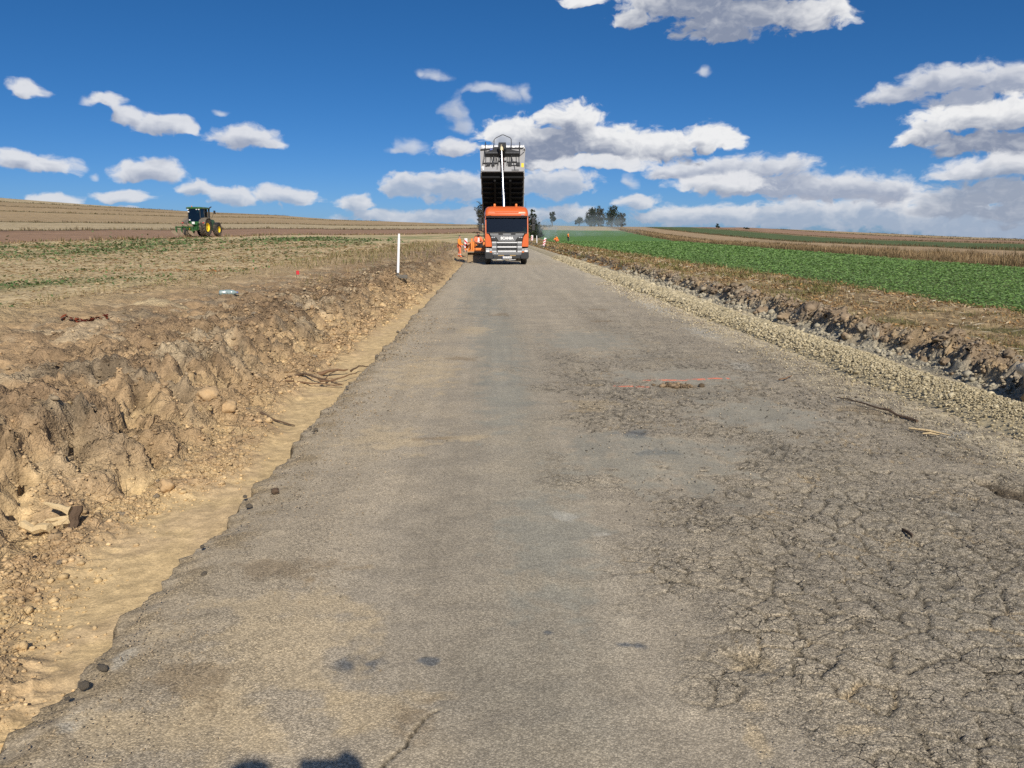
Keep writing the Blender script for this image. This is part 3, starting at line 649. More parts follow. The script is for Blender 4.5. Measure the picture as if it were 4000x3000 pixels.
# ================================================================== SCATTERED COVER (uncountable) AND CLODS
R3 = np.random.RandomState(11)
def diamonds(P, L, Wd, yaw, tilt, roll, col):
    """leaf-sized diamonds: half length L, half width Wd"""
    cy, sy = np.cos(yaw), np.sin(yaw); ct, st = np.cos(tilt), np.sin(tilt)
    U = np.stack([cy*ct, sy*ct, st], -1)*L[:, None]
    S = np.stack([-sy*np.cos(roll), cy*np.cos(roll), np.sin(roll)], -1)*Wd[:, None]
    V = np.stack([P-U, P-S*1.0+U*.1, P+U, P+S+U*.1], 1).reshape(-1, 3)
    F = np.arange(len(V)).reshape(-1, 4); return V, F, np.repeat(col, 4, 0)
def blades(P, H, Wd, yaw, lean, col):
    """grass blades: two-segment tapering strips"""
    cy, sy = np.cos(yaw), np.sin(yaw)
    S = np.stack([-sy, cy, 0*cy], -1)*Wd[:, None]
    D = np.stack([cy, sy, 0*cy], -1)*(H*lean)[:, None]; Z = np.zeros_like(P); Z[:, 2] = H
    mid = P+D*.35+Z*.55; tip = P+D+Z*(1-.25*lean[:, None]**1)
    V = np.stack([P-S, P+S, mid+S*.7, mid-S*.7, tip], 1).reshape(-1, 3); n = len(P)
    b = np.arange(n)[:, None]*5
    F = np.concatenate([b+[0, 1, 2], b+[0, 2, 3], b+[3, 2, 4]]); c = np.repeat(col, 5, 0)
    return V, F, c
def joined(*parts):
    Vs, Fs, Cs, o = [], [], [], 0
    for V, F, c in parts: Vs.append(V); Fs.append(F+o); Cs.append(c); o += len(V)
    return np.concatenate(Vs), np.concatenate(Fs), np.concatenate(Cs)
def pick(cols, n, jit=.2):
    c = np.array(cols)[R3.randint(0, len(cols), n)]; return c*(1+jit*(R3.rand(n, 1)-.5)*2)
U = lambda n, a=0., b=1.: R3.uniform(a, b, n)
LEAF = mat_attr('leaf', rough=.55, spec=.35, transl=.25)
DRYM = mat_attr('dry_stem', rough=.85, spec=.2, transl=.15)

def crop():
    n = 270000; r = np.exp(U(n, math.log(13), math.log(150))); a = np.radians(U(n, 4, 42)); x = r*np.sin(a); y = r*np.cos(a)
    s = s_of(x, y); k = (x > 10.35+.35*fbm(y*.5, y*0, 3, 161)) & (s < 19.6+.3*fbm(y*.4, y*0, 2, 162)) & (y > 8)
    k &= (fbm(x*.9, y*.9, 3, 163) > -.62) | (x > 12.5)
    x, y, r = x[k], y[k], r[k]; n = len(x)
    sz = np.clip(r/32., .8, 5)*U(n, .7, 1.35)
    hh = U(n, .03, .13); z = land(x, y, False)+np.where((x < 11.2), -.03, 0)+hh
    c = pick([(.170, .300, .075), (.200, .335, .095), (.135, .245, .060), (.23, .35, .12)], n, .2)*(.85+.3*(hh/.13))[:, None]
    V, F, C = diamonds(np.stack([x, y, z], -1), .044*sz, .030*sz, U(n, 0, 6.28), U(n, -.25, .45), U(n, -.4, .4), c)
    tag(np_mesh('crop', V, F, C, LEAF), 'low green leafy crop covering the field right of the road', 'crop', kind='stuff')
crop()
def volunteers():
    n = 260000; r = np.exp(U(n, math.log(9), math.log(120))); a = np.radians(U(n, -41, 2)); x = r*np.sin(a); y = r*np.cos(a)
    k = (x < -9.0+.6*fbm(y*.3, y*0, 3, 171)) & (U(n) < np.clip(field_green(x, y)*.85-.05, 0.010, 1)**1.3)
    x, y, r = x[k], y[k], r[k]; n = len(x); sz = np.clip(r/26., .8, 4)*U(n, .6, 1.3); hh = U(n, .01, .10)
    z = land(x, y, False)+hh
    c = pick([(.11, .19, .06), (.14, .215, .075), (.17, .20, .085), (.22, .22, .11)], n, .25)
    p1 = diamonds(np.stack([x, y, z], -1), .055*sz, .030*sz, U(n, 0, 6.28), U(n, -.2, .8), U(n, -.6, .6), c)
    tag(np_mesh('weeds', *p1, LEAF), 'patchy rows of green seedlings on the pale field', 'weeds', kind='stuff')
    n = 42000; r = np.exp(U(n, math.log(11), math.log(95))); a = np.radians(U(n, -41, 2)); x = r*np.sin(a); y = r*np.cos(a)
    k = (x < -8.2) & (q_of(x, y) < 57); x, y, r = x[k], y[k], r[k]; n = len(x); sz = np.clip(r/22., .8, 4)*U(n, .5, 1.3)
    c = pick([(.58, .46, .28), (.50, .38, .21), (.30, .21, .12), (.40, .29, .16), (.36, .31, .15)], n, .2)
    p2 = diamonds(np.stack([x, y, land(x, y, False)+U(n, .0, .05)], -1), .085*sz, .018*sz, U(n, 0, 6.28), U(n, -.15, .3), U(n, -.5, .5), c)
    tag(np_mesh('stubble', *p2, DRYM), 'flattened dry straw strewn over the pale field', 'straw', kind='stuff')
volunteers()
def verge_cover():
    def pos(n, x0=6.7, x1=10.6):
        y = np.exp(U(n, math.log(6.5), math.log(150))); x = U(n, x0, x1)+np.where(y > 60, -.2, 0)
        xs, z, _ = shoulder(x, y); h = land(x*0+10.5, y, False)-.25
        z = z+np.where(y > 40, h, 0)*sst(x, 6, 8)+road_z(y)*(1-sst(x, 6, 8)); return x, y, z
    n = 52000; x, y, z = pos(n); g = fbm(x*.7, y*.45, 3, 157); near = np.clip(y/16., .7, 5)
    k = U(n) < np.clip(.30+g*1.1, .12, 1); x, y, z, g, near = x[k], y[k], z[k], g[k], near[k]; n = len(x)
    gr = sst(g+U(n, -.25, .25), .0, .35)
    c = pick([(.44, .33, .17), (.36, .26, .12), (.52, .41, .24), (.28, .20, .10)], n)*(1-gr)[:, None]+pick([(.19, .19, .065), (.24, .22, .085), (.14, .15, .045)], n)*gr[:, None]
    V1 = blades(np.stack([x, y, z-.01], -1), U(n, .04, .17)*np.clip(near, .8, 2), .0045*near*U(n, .7, 1.4), U(n, 0, 6.28), U(n, .3, 1.6), c)
    tag(np_mesh('verge_grass', *V1, DRYM), 'dry tan and olive grass on the verge beside the crop', 'grass', kind='stuff')
    n = 34000; x, y, z = pos(n, 6.4, 10.7); f = fbm(x*.8, y*.5, 3, 173); k = U(n) < np.clip(.42+f, .06, 1); x, y, z = x[k], y[k], z[k]; n = len(x); near = np.clip(y/15., .7, 5)
    c = pick([(.32, .19, .085), (.42, .25, .10), (.24, .15, .08), (.48, .33, .16), (.34, .23, .12)], n, .25)
    p1 = diamonds(np.stack([x, y, z+U(n, .005, .06)], -1), .036*near*U(n, .5, 1.5), .018*near*U(n, .5, 1.3), U(n, 0, 6.28), U(n, -.5, .7), U(n, -.7, .7), c)
    tag(np_mesh('leaf_litter', *p1, DRYM), 'brown dead leaves and chopped stalks littering the verge', 'leaves', kind='stuff')
    n = 2300; x, y, z = pos(n, 6.6, 10.2); near = np.clip(y/15., .8, 4)
    c = pick([(.62, .52, .34), (.55, .43, .25), (.70, .62, .46)], n, .12)
    p1 = diamonds(np.stack([x, y, z+U(n, .015, .07)], -1), .085*near*U(n, .4, 1.7), .011*near*U(n, .6, 1.6), U(n, 0, 6.28), U(n, -.25, .25), U(n, -.5, .5), c)
    tag(np_mesh('wood_chips', *p1, DRYM), 'pale wood splinters and husks scattered over the verge', 'chips', kind='stuff')
verge_cover()
def tall_grass():
    P = []; Hh = []; Wd = []; C = []
    def line(fn, n, h0, h1, w, cols, t0, t1):
        t = np.exp(U(n, math.log(t0), math.log(t1))); x, y = fn(t, n); r = np.hypot(x, y)
        k = np.abs(np.degrees(np.arctan2(x, y))) < 44; x, y, r = x[k], y[k], r[k]; m = len(x)
        cl = .45+.9*np.clip(.5+fbm(x*.25+y*.31, y*.1, 3, 181), 0, 1)
        P.append(np.stack([x, y, land(x, y, False)-.03], -1)); Hh.append(U(m, h0, h1)*cl); Wd.append(np.clip(r/50., .5, 6)*w*U(m, .6, 1.4)); C.append(pick(cols, m, .25))
    tanc = [(.33, .235, .125), (.27, .19, .10), (.40, .30, .17), (.22, .15, .08)]; dark = [(.16, .115, .06), (.12, .10, .045), (.21, .15, .085), (.09, .075, .04)]
    def right(s0, s1): return lambda t, n: ((lambda s: (s*math.cos(BE)+t*math.sin(BE), -s*math.sin(BE)+t*math.cos(BE)))(U(n, s0, s1)))
    def left(q0, q1): return lambda t, n: ((lambda q: (-q*math.cos(GA)+t*math.sin(GA), q*math.sin(GA)+t*math.cos(GA)))(U(n, q0, q1)))
    line(right(20.0, 21.3), 15000, .15, .55, .010, dark+tanc[:1], 20, 330); line(right(21.0, 27), 42000, .12, .48, .010, tanc, 22, 330)
    line(right(26.5, 27.6), 8000, .15, .55, .011, dark, 25, 330)
    for s_, hh in ((41, .7), (67, .6), (106, .8), (152, .8), (203, 1.0), (268, 1.2)): line(right(s_-1.2, s_+1.2), 7000, .12, hh*.6, .013, dark, 40, 420)
    line(left(57.5, 59.5), 5200, .12, .45, .018, dark[:2]+tanc+[(.08, .12, .03)], 20, 300)
    for q_, hh in ((83.5, .7), (113.5, .6), (174, .8), (218, .7), (265, 1.0), (323, 1.0)): line(left(q_-1.4, q_+1.4), 8000, .1, hh*.75, .014, dark, 5, 420)
    V = blades(np.concatenate(P), np.concatenate(Hh), np.concatenate(Wd), U(sum(map(len, Hh)), 0, 6.28), U(sum(map(len, Hh)), .1, .8), np.concatenate(C))
    tag(np_mesh('boundary_grass', *V, DRYM), 'tall dry grass growing along the field boundaries', 'grass', kind='stuff')
    # rough grass on top of the left bank
    n = 14000; y = np.exp(U(n, math.log(12), math.log(110))); x = U(n, -9.5, -3.3); f = fbm(x*.5, y*.25, 3, 183)
    k = (U(n) < np.clip(f*1.3-.05+.75*sst(y, 26, 48), 0, 1)*(.35+.65*sst(-x, 4, 6.5))) & (x < bank_base(y)-.9); x, y = x[k], y[k]; n = len(x); xs, z, _ = bank(x, y); near = np.clip(y/20., .7, 4)
    z = z+np.where(y > 55, land(x, y, False)-.42, 0)
    V = blades(np.stack([x, y, z-.02], -1), U(n, .06, .30)*np.clip(near, .6, 1.6), .0055*near*U(n, .6, 1.4), U(n, 0, 6.28), U(n, .2, 1.2), pick([(.36, .27, .14), (.28, .21, .11), (.20, .18, .075), (.14, .15, .05), (.42, .33, .20)], n))
    tag(np_mesh('bank_grass', *V, DRYM), 'tufts of dry grass on top of the cut bank', 'grass', kind='stuff')
tall_grass()
def fibres():
    n = 9000; y = np.exp(U(n, math.log(3.0), math.log(40))); d = U(n, -.25, 2.2)**1.0; x = bank_base(y)-d
    xs, z, _ = bank(x, y); near = np.clip(y/11., .6, 3)
    P = np.stack([xs, y, z+.012], -1)
    c = pick([(.075, .052, .032), (.11, .075, .045), (.16, .11, .065), (.30, .22, .13)], n, .25)
    H = U(n, -.07, .13)*np.clip(near, .8, 1.6); ln = U(n, .5, 2.2)
    yaw = U(n, 0, 6.28); cy, sy = np.cos(yaw), np.sin(yaw); L = U(n, .04, .20)*np.clip(near, .7, 2)
    S = np.stack([-sy*.8, cy*.8, 0*cy+.6], -1)*(.0028*near*U(n, .6, 1.5))[:, None]; D = np.stack([cy*L, sy*L, H], -1)
    mid = P+D*.5+np.stack([-sy, cy, 0*cy+.4], -1)*(L*U(n, -.25, .25))[:, None]; tip = P+D
    V = np.stack([P-S, P+S, mid+S, mid-S, tip], 1).reshape(-1, 3); b = np.arange(n)[:, None]*5
    F = np.concatenate([b+[0, 1, 2], b+[0, 2, 3], b+[3, 2, 4]])
    tag(np_mesh('root_fibres', V, F, np.repeat(c, 5, 0), DRYM), 'fine dark roots sticking out of the cut earth bank', 'roots', kind='stuff')
fibres()

# ------------------------------------------------------------------ stones and clods
def ico(sub):
    bm = bmesh.new(); bmesh.ops.create_icosphere(bm, subdivisions=sub, radius=1.0)
    V = np.array([v.co[:] for v in bm.verts]); F = np.array([[v.index for v in f.verts] for f in bm.faces]); bm.free(); return V, F
ICO1 = ico(1); ICO2 = ico(2); ICO3 = ico(3)
def rocks(P, S, col, seed=0, base=ICO1, flat=.75):
    rs = np.random.RandomState(seed); V0, F0 = base; n = len(P); m = len(V0)
    var = 10; shapes = []
    for k in range(var):
        j = V0*(1+.30*(rs.rand(m, 1)-.5)*1.6); shapes.append(j*np.array([1, rs.uniform(.65, 1.1), flat*rs.uniform(.7, 1.1)]))
    shapes = np.array(shapes)[rs.randint(0, var, n)]
    a = rs.uniform(0, 6.28, n); ca, sa = np.cos(a), np.sin(a); x = shapes[..., 0]*ca[:, None]-shapes[..., 1]*sa[:, None]; y = shapes[..., 0]*sa[:, None]+shapes[..., 1]*ca[:, None]
    V = np.stack([x, y, shapes[..., 2]], -1)*S[:, None, None]+P[:, None, :]
    F = (F0[None]+(np.arange(n)*m)[:, None, None]).reshape(-1, 3)
    return V.reshape(-1, 3), F, np.repeat(col, m, 0)
STONEM = mat_attr('clod_soil', noise_scale=25, var=.2, bump=.6, bump_scale=90, bump_dist=.008)
def gravel():
    n = 34000; y = np.exp(U(n, math.log(5.2), math.log(60))); near = np.clip(y/9., .75, 5)
    x = 5.12+.10*fbm(y*.45, y*0+2.2, 3, 61)+np.clip(R3.normal(0, .27, n), -.62, .60)
    z = grav_h(x, y)-.03+U(n, 0, .035)*1
    c = pick([(.48, .41, .265), (.42, .355, .225), (.53, .46, .31), (.38, .325, .205), (.45, .385, .25)], n, .12)
    p1 = rocks(np.stack([x, y, z], -1),   .0115*near*np.exp(R3.normal(-.05, .42, n)), c*U(n, .82, 1.12)[:, None], 1)
    # core of the windrow
    ys = np.geomspace(3.5, 120, 240); u = np.linspace(-1, 1, 15); Y, Uu = np.meshgrid(ys, u, indexing='ij'); X = 5.12+.10*fbm(Y*.45, Y*0+2.2, 3, 61)+Uu*.56
    Z = grav_h(X, Y)-.03+.02*lumps(X, Y, .07, 191, .8)-.05*np.abs(Uu)**6; cc = np.ones(X.shape+(3,))*C3(.43, .365, .235)*(1+.2*fbm(X*9, Y*9, 3, 193))[..., None]
    g = grid_faces(*X.shape); F3 = np.concatenate([g[:, [0, 1, 2]], g[:, [0, 2, 3]]])
    p0 = (np.stack([X, Y, Z], -1).reshape(-1, 3), F3, cc.reshape(-1, 3))
    tag(np_mesh('gravel', *joined(p0, p1), STONEM), 'long windrow of pale yellow gravel along the right edge of the asphalt', 'gravel', kind='stuff')
    n = 5200; y = np.exp(U(n, math.log(2.4), math.log(30))); near = np.clip(y/8., .6, 3); x = 4.5-np.abs(R3.normal(0, .35, n)); k = x > 2.5; x, y, near = x[k], y[k], near[k]; n = len(x)
    z = -.05*sst(x, 4.3, 5.9)+.004
    c = pick([(.46, .385, .245), (.36, .30, .20), (.26, .22, .17), (.52, .46, .34)], n, .15)
    p1 = rocks(np.stack([x, y, z], -1), .0075*near*U(n, .4, 1.5), c, 2)
    n = 2600; y = np.exp(U(n, math.log(2.2), math.log(18))); x = edge_l(y)+np.abs(R3.normal(0, .4, n))+.05; near = np.clip(y/7., .6, 2.5)
    c = pick([(.28, .22, .15), (.36, .28, .18), (.16, .135, .10), (.42, .33, .22)], n, .2)
    p2 = rocks(np.stack([x, y, 0*x+.002], -1), .0065*near*U(n, .4, 1.5), c, 3)
    n = 3000; y = np.exp(U(n, math.log(2.2), math.log(9))); x = U(n, .8, 4.2); near = np.clip(y/5., .6, 2)
    c = pick([(.10, .09, .075), (.30, .26, .20), (.22, .19, .15), (.40, .34, .25)], n, .2)
    p3 = rocks(np.stack([x, y, 0*x+.003], -1), .0055*near*U(n, .4, 1.4), c, 4)
    tag(np_mesh('grit', *joined(p1, p2, p3), STONEM), 'loose grit and small stones lying on the asphalt', 'grit', kind='stuff')
gravel()
def crumbs():
    n = 6000; y = np.exp(U(n, math.log(2.6), math.log(30))); d = R3.normal(.03, .15, n)-.18*(y < 7)*U(n)+.8*(U(n) < .35)*U(n, 0, 2.2); x = bank_base(y)-d; k = x < edge_l(y)-.05; x, y, d = x[k], y[k], d[k]; n = len(x)
    xs, z, c = bank(x, y); near = np.clip(y/8., .7, 3); c = c*U(n, .85, 1.25)[:, None]
    p1 = rocks(np.stack([xs, y, z+.003], -1), .0085*near*np.exp(R3.normal(0, .6, n)), c*.92, 5)
    n = 6000; y = np.exp(U(n, math.log(6), math.log(40))); d = R3.normal(.25, .33, n); x = berm_x(y)+d; xs, z, c = shoulder(x, y); near = np.clip(y/11., .7, 3)
    p2 = rocks(np.stack([xs, y, z+.006], -1), .017*near*np.exp(R3.normal(0, .5, n)), c*U(n, .85, 1.25)[:, None], 6)
    n = 30000; y = np.exp(U(n, math.log(3.2), math.log(30))); d = U(n, -.1, 1.0)**1.0*U(n, .3, 4.2); x = bank_base(y)-d; k = (fbm(x*1.3, y*1.3, 3, 221) > U(n, -.5, .35)) & (x > -9); x, y = x[k], y[k]; n = len(x)
    xs, z, c = bank(x, y); near = np.clip(y/9., .75, 2.6); sz = .010*near*np.exp(R3.normal(0, .55, n)); c = c*U(n, .75, 1.3)[:, None]
    p3 = rocks(np.stack([xs, y, z+sz*.2], -1), np.clip(sz, .004, .05), c, 7)
    n = 5200; y = U(n, 2.4, 7.5); d = -np.abs(R3.normal(0, .26, n))+.05; x = bank_base(y)-d; k = (x < edge_l(y)-.08) & (fbm(x*2.2, y*1.4, 3, 225) > U(n, -.5, .3)); x, y = x[k], y[k]; n = len(x)
    xs, z, c = bank(x, y); sz = .0075*np.exp(R3.normal(0, .55, n)); p4 = rocks(np.stack([xs, y, z+sz*.3], -1), np.clip(sz, .003, .035), c*U(n, .72, 1.12)[:, None], 8)
    tag(np_mesh('soil_crumbs', *joined(p1, p2, p3, p4), STONEM), 'crumbled soil lying along the trench and the clod ridge', 'soil', kind='stuff')
crumbs()
def clod_meshes(k, cols, base=ICO2):
    out = []
    for i in range(k):
        V0, F0 = base; sh = R3.uniform(.7, 1.15, 3)*np.array([1, 1, .8]); f = V0*(1+.35*fbm(V0[:, 0]*1.6+i*7, V0[:, 1]*1.6+V0[:, 2]*1.3, 4, 201+i)[:, None]+.55*fbm(V0[:, 0]*4+V0[:, 2]*2.7, V0[:, 1]*4+V0[:, 2]*2.1, 3, 231+i)[:, None]+.30*(R3.rand(len(V0), 1)-.5))*sh
        c = np.array(cols[i % len(cols)])*(1+.35*fbm(V0[:, 0]*2+i, V0[:, 1]*2+V0[:, 2], 3, 301+i))[:, None]
        o = np_mesh('earth_clod', f, F0, c, STONEM, link=False); out.append(o.data); bpy.data.objects.remove(o)
    return out
def place_clods(n, meshes, fn, parent, smin, smax, t0, t1):
    for i in range(n):
        t = math.exp(R3.uniform(math.log(t0), math.log(t1))); x, y, z = fn(t); s = (smin*(smax/smin)**(R3.rand()**1.8))*min(max(t/9., .8), 1.5)
        o = bpy.data.objects.new('earth_clod', meshes[R3.randint(len(meshes))]); COL.objects.link(o); o.parent = parent
        o.location = (x, y, z+s*.05); o.rotation_euler = (R3.uniform(-.5, .5), R3.uniform(-.5, .5), R3.uniform(0, 6.28)); o.scale = (s, s*R3.uniform(.7, 1.1), s*R3.uniform(.6, 1.0))
def left_clod(t):
    d = float(R3.normal(.0, .16)) if R3.rand() < .5 else float(R3.uniform(-.1, 2.2)); x = float(bank_base(np.array([t]))[0])-d
    x = min(x, -2.0); xs, z, _ = bank(np.array([x]), np.array([t])); return float(xs[0]), t, float(z[0])
def right_clod(t):
    x = float(berm_x(np.array([t]))[0])+float(R3.normal(.32, .20)); xs, z, _ = shoulder(np.array([x]), np.array([t])); return float(xs[0]), t, float(z[0])
place_clods(170, clod_meshes(8, [(.36, .26, .155), (.30, .21, .13), (.27, .22, .16), (.45, .33, .18)], ICO3), left_clod, BANK, .018, .065, 3.2, 24)
place_clods(190, clod_meshes(9, [(.26, .20, .135), (.33, .25, .165), (.30, .25, .18), (.23, .18, .125)], ICO3), right_clod, VERGE, .03, .10, 7.0, 40)
# ================================================================== THE TRUCK
M_OR = mat_plain('orange_paint', (.66, .13, .028), .35, var=.06, scale=2, coat=.4, dust=.22)
M_GREY = mat_plain('grey_paint', (.20, .205, .21), .38, metal=.35, var=.06, scale=2, dust=.10)
M_SILV = mat_plain('silver_trim', (.62, .63, .64), .30, metal=.25, var=.05, scale=3, dust=.10)
M_BLK = mat_plain('black_plastic', (.022, .023, .025), .55, var=.2, scale=3, dust=.18)
M_DARK = mat_plain('dark_steel', (.030, .031, .034), .55, var=.25, scale=3, dust=.10)
M_RUB = mat_plain('tyre_rubber', (.025, .024, .023), .85, var=.2, scale=6, dust=.35)
M_CHR = mat_plain('chrome', (.58, .59, .61), .34, metal=1.0, var=.02)
M_WHT = mat_plain('white_print', (.80, .80, .79), .5, var=.03)
M_LENS = mat_plain('lamp_lens', (.70, .72, .74), .08, metal=.6, var=.1, scale=20)
M_AMB = mat_plain('amber_lens', (.75, .20, .03), .25, var=.1)
M_BODY = mat_plain('body_grey', (.34, .34, .345), .5, var=.07, scale=1.5, dust=.06)
M_UNDER = mat_plain('underbody_black', (.010, .010, .011), .7, var=.3, scale=2, spec=.2)
M_YEL = mat_plain('yellow_sticker', (.78, .62, .06), .5, var=.05)
M_FOIL = mat_plain('silver_tarp', (.74, .75, .77), .28, metal=.1, var=.15, scale=6, bump=.8)
M_BLUE = mat_plain('blue_plastic', (.03, .06, .25), .4, var=.1)
M_CREAM = mat_plain('cream_paint', (.72, .62, .40), .5, var=.08)
M_OCH = mat_plain('dirty_amber', (.35, .24, .10), .5, var=.35, scale=25)
M_RED = mat_plain('red_cloth', (.55, .06, .05), .8)
M_GRN = mat_plain('green_cloth', (.05, .55, .12), .8)
def mat_glass(name, col, rough=.02):
    m = bpy.data.materials.new(name); m.use_nodes = True; t = m.node_tree; b = t.nodes['Principled BSDF']
    b.inputs['Base Color'].default_value = col+(1,); b.inputs['Roughness'].default_value = rough
    h = NT(t); tr = h.n('ShaderNodeBsdfTransparent'); tr.inputs[0].default_value = tuple(c*.62 for c in col)+(1,)
    gl = h.n('ShaderNodeBsdfGlossy'); gl.inputs['Roughness'].default_value = .03; fr = h.n('ShaderNodeFresnel'); fr.inputs[0].default_value = 1.6
    mx = h.n('ShaderNodeMixShader'); h.put(mx.inputs[0], h.math('MULTIPLY', fr.outputs[0], 1.3, clamp=True)); t.links.new(tr.outputs[0], mx.inputs[1]); t.links.new(gl.outputs[0], mx.inputs[2]); t.links.new(mx.outputs[0], t.nodes['Material Output'].inputs[0])
    return m
M_GLASS = mat_glass('tinted_glass', (.55, .70, .66))
def rring(hx, y0, y1, r, z, n=5):
    out = []
    for (cx, cy, a0) in ((hx-r, y1-r, 0), (-hx+r, y1-r, 90), (-hx+r, y0+r, 180), (hx-r, y0+r, 270)):
        for k in range(n):
            a = rad(a0+90*k/(n-1)); out.append((cx+r*math.cos(a), cy+r*math.sin(a), z))
    return out
def wheel(parent, c, R, w, rimR, rim_mat, lug=None, side=1):
    """tyre with tread, rim as its sub-part; axle along x"""
    mb = MB(); h = w/2
    mb.lathe([(rimR, -h*.85), (R*.90, -h), (R*.975, -h*.82), (R, -h*.55), (R, h*.55), (R*.975, h*.82), (R*.90, h), (rimR, h*.85)], c, 'x', 28, cap=False)
    if lug:
        for k in range(lug):
            for s in (-1, 1):
                a = 2*math.pi*(k+.5*(s > 0))/lug
                Mx = Matrix.Translation(c) @ Matrix.Rotation(a, 4, 'X') @ Matrix.Translation((s*h*.47, 0, R*1.0)) @ Matrix.Rotation(s*rad(42), 4, 'Z')
                mb.box(-h*.62, h*.62, -R*.035, R*.035, -R*.03, R*.045, Mx)
    t = mb.build('wheel', M_RUB, parent, smooth=True)
    rb = MB(); o = h*.55*side
    rb.lathe([(rimR*.98, -h*.8), (rimR, -h*.8), (rimR, h*.8), (rimR*.90, h*.8), (rimR*.86, h*.35), (rimR*.45, h*.15), (rimR*.42, h*.45), (rimR*.2, h*.5)] if side > 0 else
             [(rimR*.2, -h*.5), (rimR*.42, -h*.45), (rimR*.45, -h*.15), (rimR*.86, -h*.35), (rimR*.90, -h*.8), (rimR, -h*.8), (rimR, h*.8), (rimR*.98, h*.8)], c, 'x', 24)
    rb.build('rim', rim_mat, t, smooth=True)
    return t
def FRONT_M(x, z, y=-.08): return Matrix.Translation((x, y, z)) @ Matrix.Rotation(rad(90), 4, 'X')
def build_truck():
    T = empty('tipper_truck', (.95, 46.5, 0), rad(1.5), 'orange tipper truck facing the camera with its grey body raised high above the cab', 'truck')
    # --- cab shell: side walls, back, floor, roof
    prof = [(.10, 1.0), (.05, 1.80), (.23, 2.74), (2.1, 2.76), (2.1, 1.0)]
    for s in (-1, 1):
        w = MB().prism([(p, q) for p, q in prof], s*1.235, s*1.17, 'x').build('cab_side', M_OR, T, bevel=.02)
        MB().prism([(.30, 1.85), (.42, 2.58), (1.25, 2.60), (1.25, 1.75), (.6, 1.70)], s*1.2375, s*1.245, 'x').build('side_window', M_GLASS, w)
        MB().box(s*1.24-.01, s*1.24+.01, 1.0, 1.16, 1.48, 1.53).build('door_handle', M_BLK, w)
    MB().box(-1.168, 1.168, 2.04, 2.1, 1.0, 2.76).build('cab_back', M_BLK, T)
    MB().box(-1.168, 1.168, .12, 2.04, 1.0, 1.08).build('cab_floor', M_BLK, T)
    rf = MB().loft([rring(1.235, .16, 2.12, .16, 2.765), rring(1.24, .15, 2.13, .18, 2.90), rring(1.22, .22, 2.12, .22, 3.06), rring(1.17, .36, 2.08, .26, 3.20), rring(1.07, .55, 2.0, .28, 3.285), rring(.8, .8, 1.8, .2, 3.32)]).build('roof', M_OR, T, smooth=True)
    MB().prism([(-.62, 2.86), (.62, 2.86), (.70, 2.96), (.66, 3.02), (-.66, 3.02), (-.70, 2.96)], .155, .26, 'y').build('roof_panel', M_OR, rf, bevel=.02)
    for x in (-.97, .92): MB().box(x-.09, x+.09, .125, .17, 2.80, 2.825).build('marker_lamp', M_AMB if x < 0 else M_LENS, rf)
    for x in (-.67, .58):
        b = MB().lathe([(.085, 0), (.085, .03), (.07, .035), (.068, .13), (.05, .16), (.01, .17)], (x, .85, 3.30), 'z', 14).build('beacon', M_AMB, rf, smooth=True)
        MB().lathe([(.09, -.03), (.09, .012)], (x, .85, 3.30), 'z', 14).build('beacon_base', M_BLK, b)
    for x in (-.84, .75): MB().tube([(x, .75, 3.24), (x, .75, 3.36)], .02, 6).build('roof_horn', M_BLK, rf)
    MB().tube([(1.13, .8, 3.1), (1.14, .85, 3.62)], .008, 5).build('antenna', M_BLK, rf)
    MB().prism([(.02, 2.665), (.20, 2.755), (.30, 2.755), (.27, 2.665)], -1.19, 1.19, 'x').build('sun_visor', M_BLK, T)
    # --- windscreen and interior
    ws = MB().prism([(.040, 1.83), (.200, 2.665), (.212, 2.665), (.052, 1.83)], -1.165, 1.165, 'x').build('windscreen', M_GLASS, T)
    MB().box(-1.15, 1.15, .18, .65, 1.08, 1.80).build('dashboard', M_BLK, T, bevel=.04)
    for s in (-1, 1):
        st = MB().box(s*.68-.26, s*.68+.26, .95, 1.45, 1.25, 1.45).box(s*.68-.25, s*.68+.25, 1.42, 1.58, 1.4, 2.25).box(s*.68-.15, s*.68+.15, 1.44, 1.55, 2.28, 2.5).build('seat', mat_plain('seat_cloth', (.07, .085, .09), .9), T, bevel=.05)
    ring = [(.62+.22*math.cos(2*math.pi*k/16), .72+.08*math.sin(2*math.pi*k/16), 1.88+.20*math.sin(2*math.pi*k/16)) for k in range(17)]
    MB().tube(ring, .018, 6).build('steering_wheel', M_BLK, T)
    MB().tube([(.62, .5, 1.7), (.62, .72, 1.88)], .03, 6).build('steering_column', M_BLK, T)
    MB().prism([(.90, 2.20), (1.03, 2.13), (1.02, 1.98), (.96, 2.02)], .25, .27, 'y').build('pennant', M_RED, T)
    MB().prism([(1.06, 2.15), (1.12, 2.0), (1.12, 1.93), (.98, 1.93), (1.02, 2.02)], .22, .24, 'y').build('pennant', M_GRN, T)
    MB().box(.86, 1.10, .11, .13, 1.85, 1.91).build('dash_card', M_WHT, T)
    for k, x in enumerate((-.95, .12)): MB().tube([(x, .025, 1.815), (x+.62, .03, 1.86), (x+.86, .035, 1.88)], .012, 6).build('wiper', M_BLK, T)
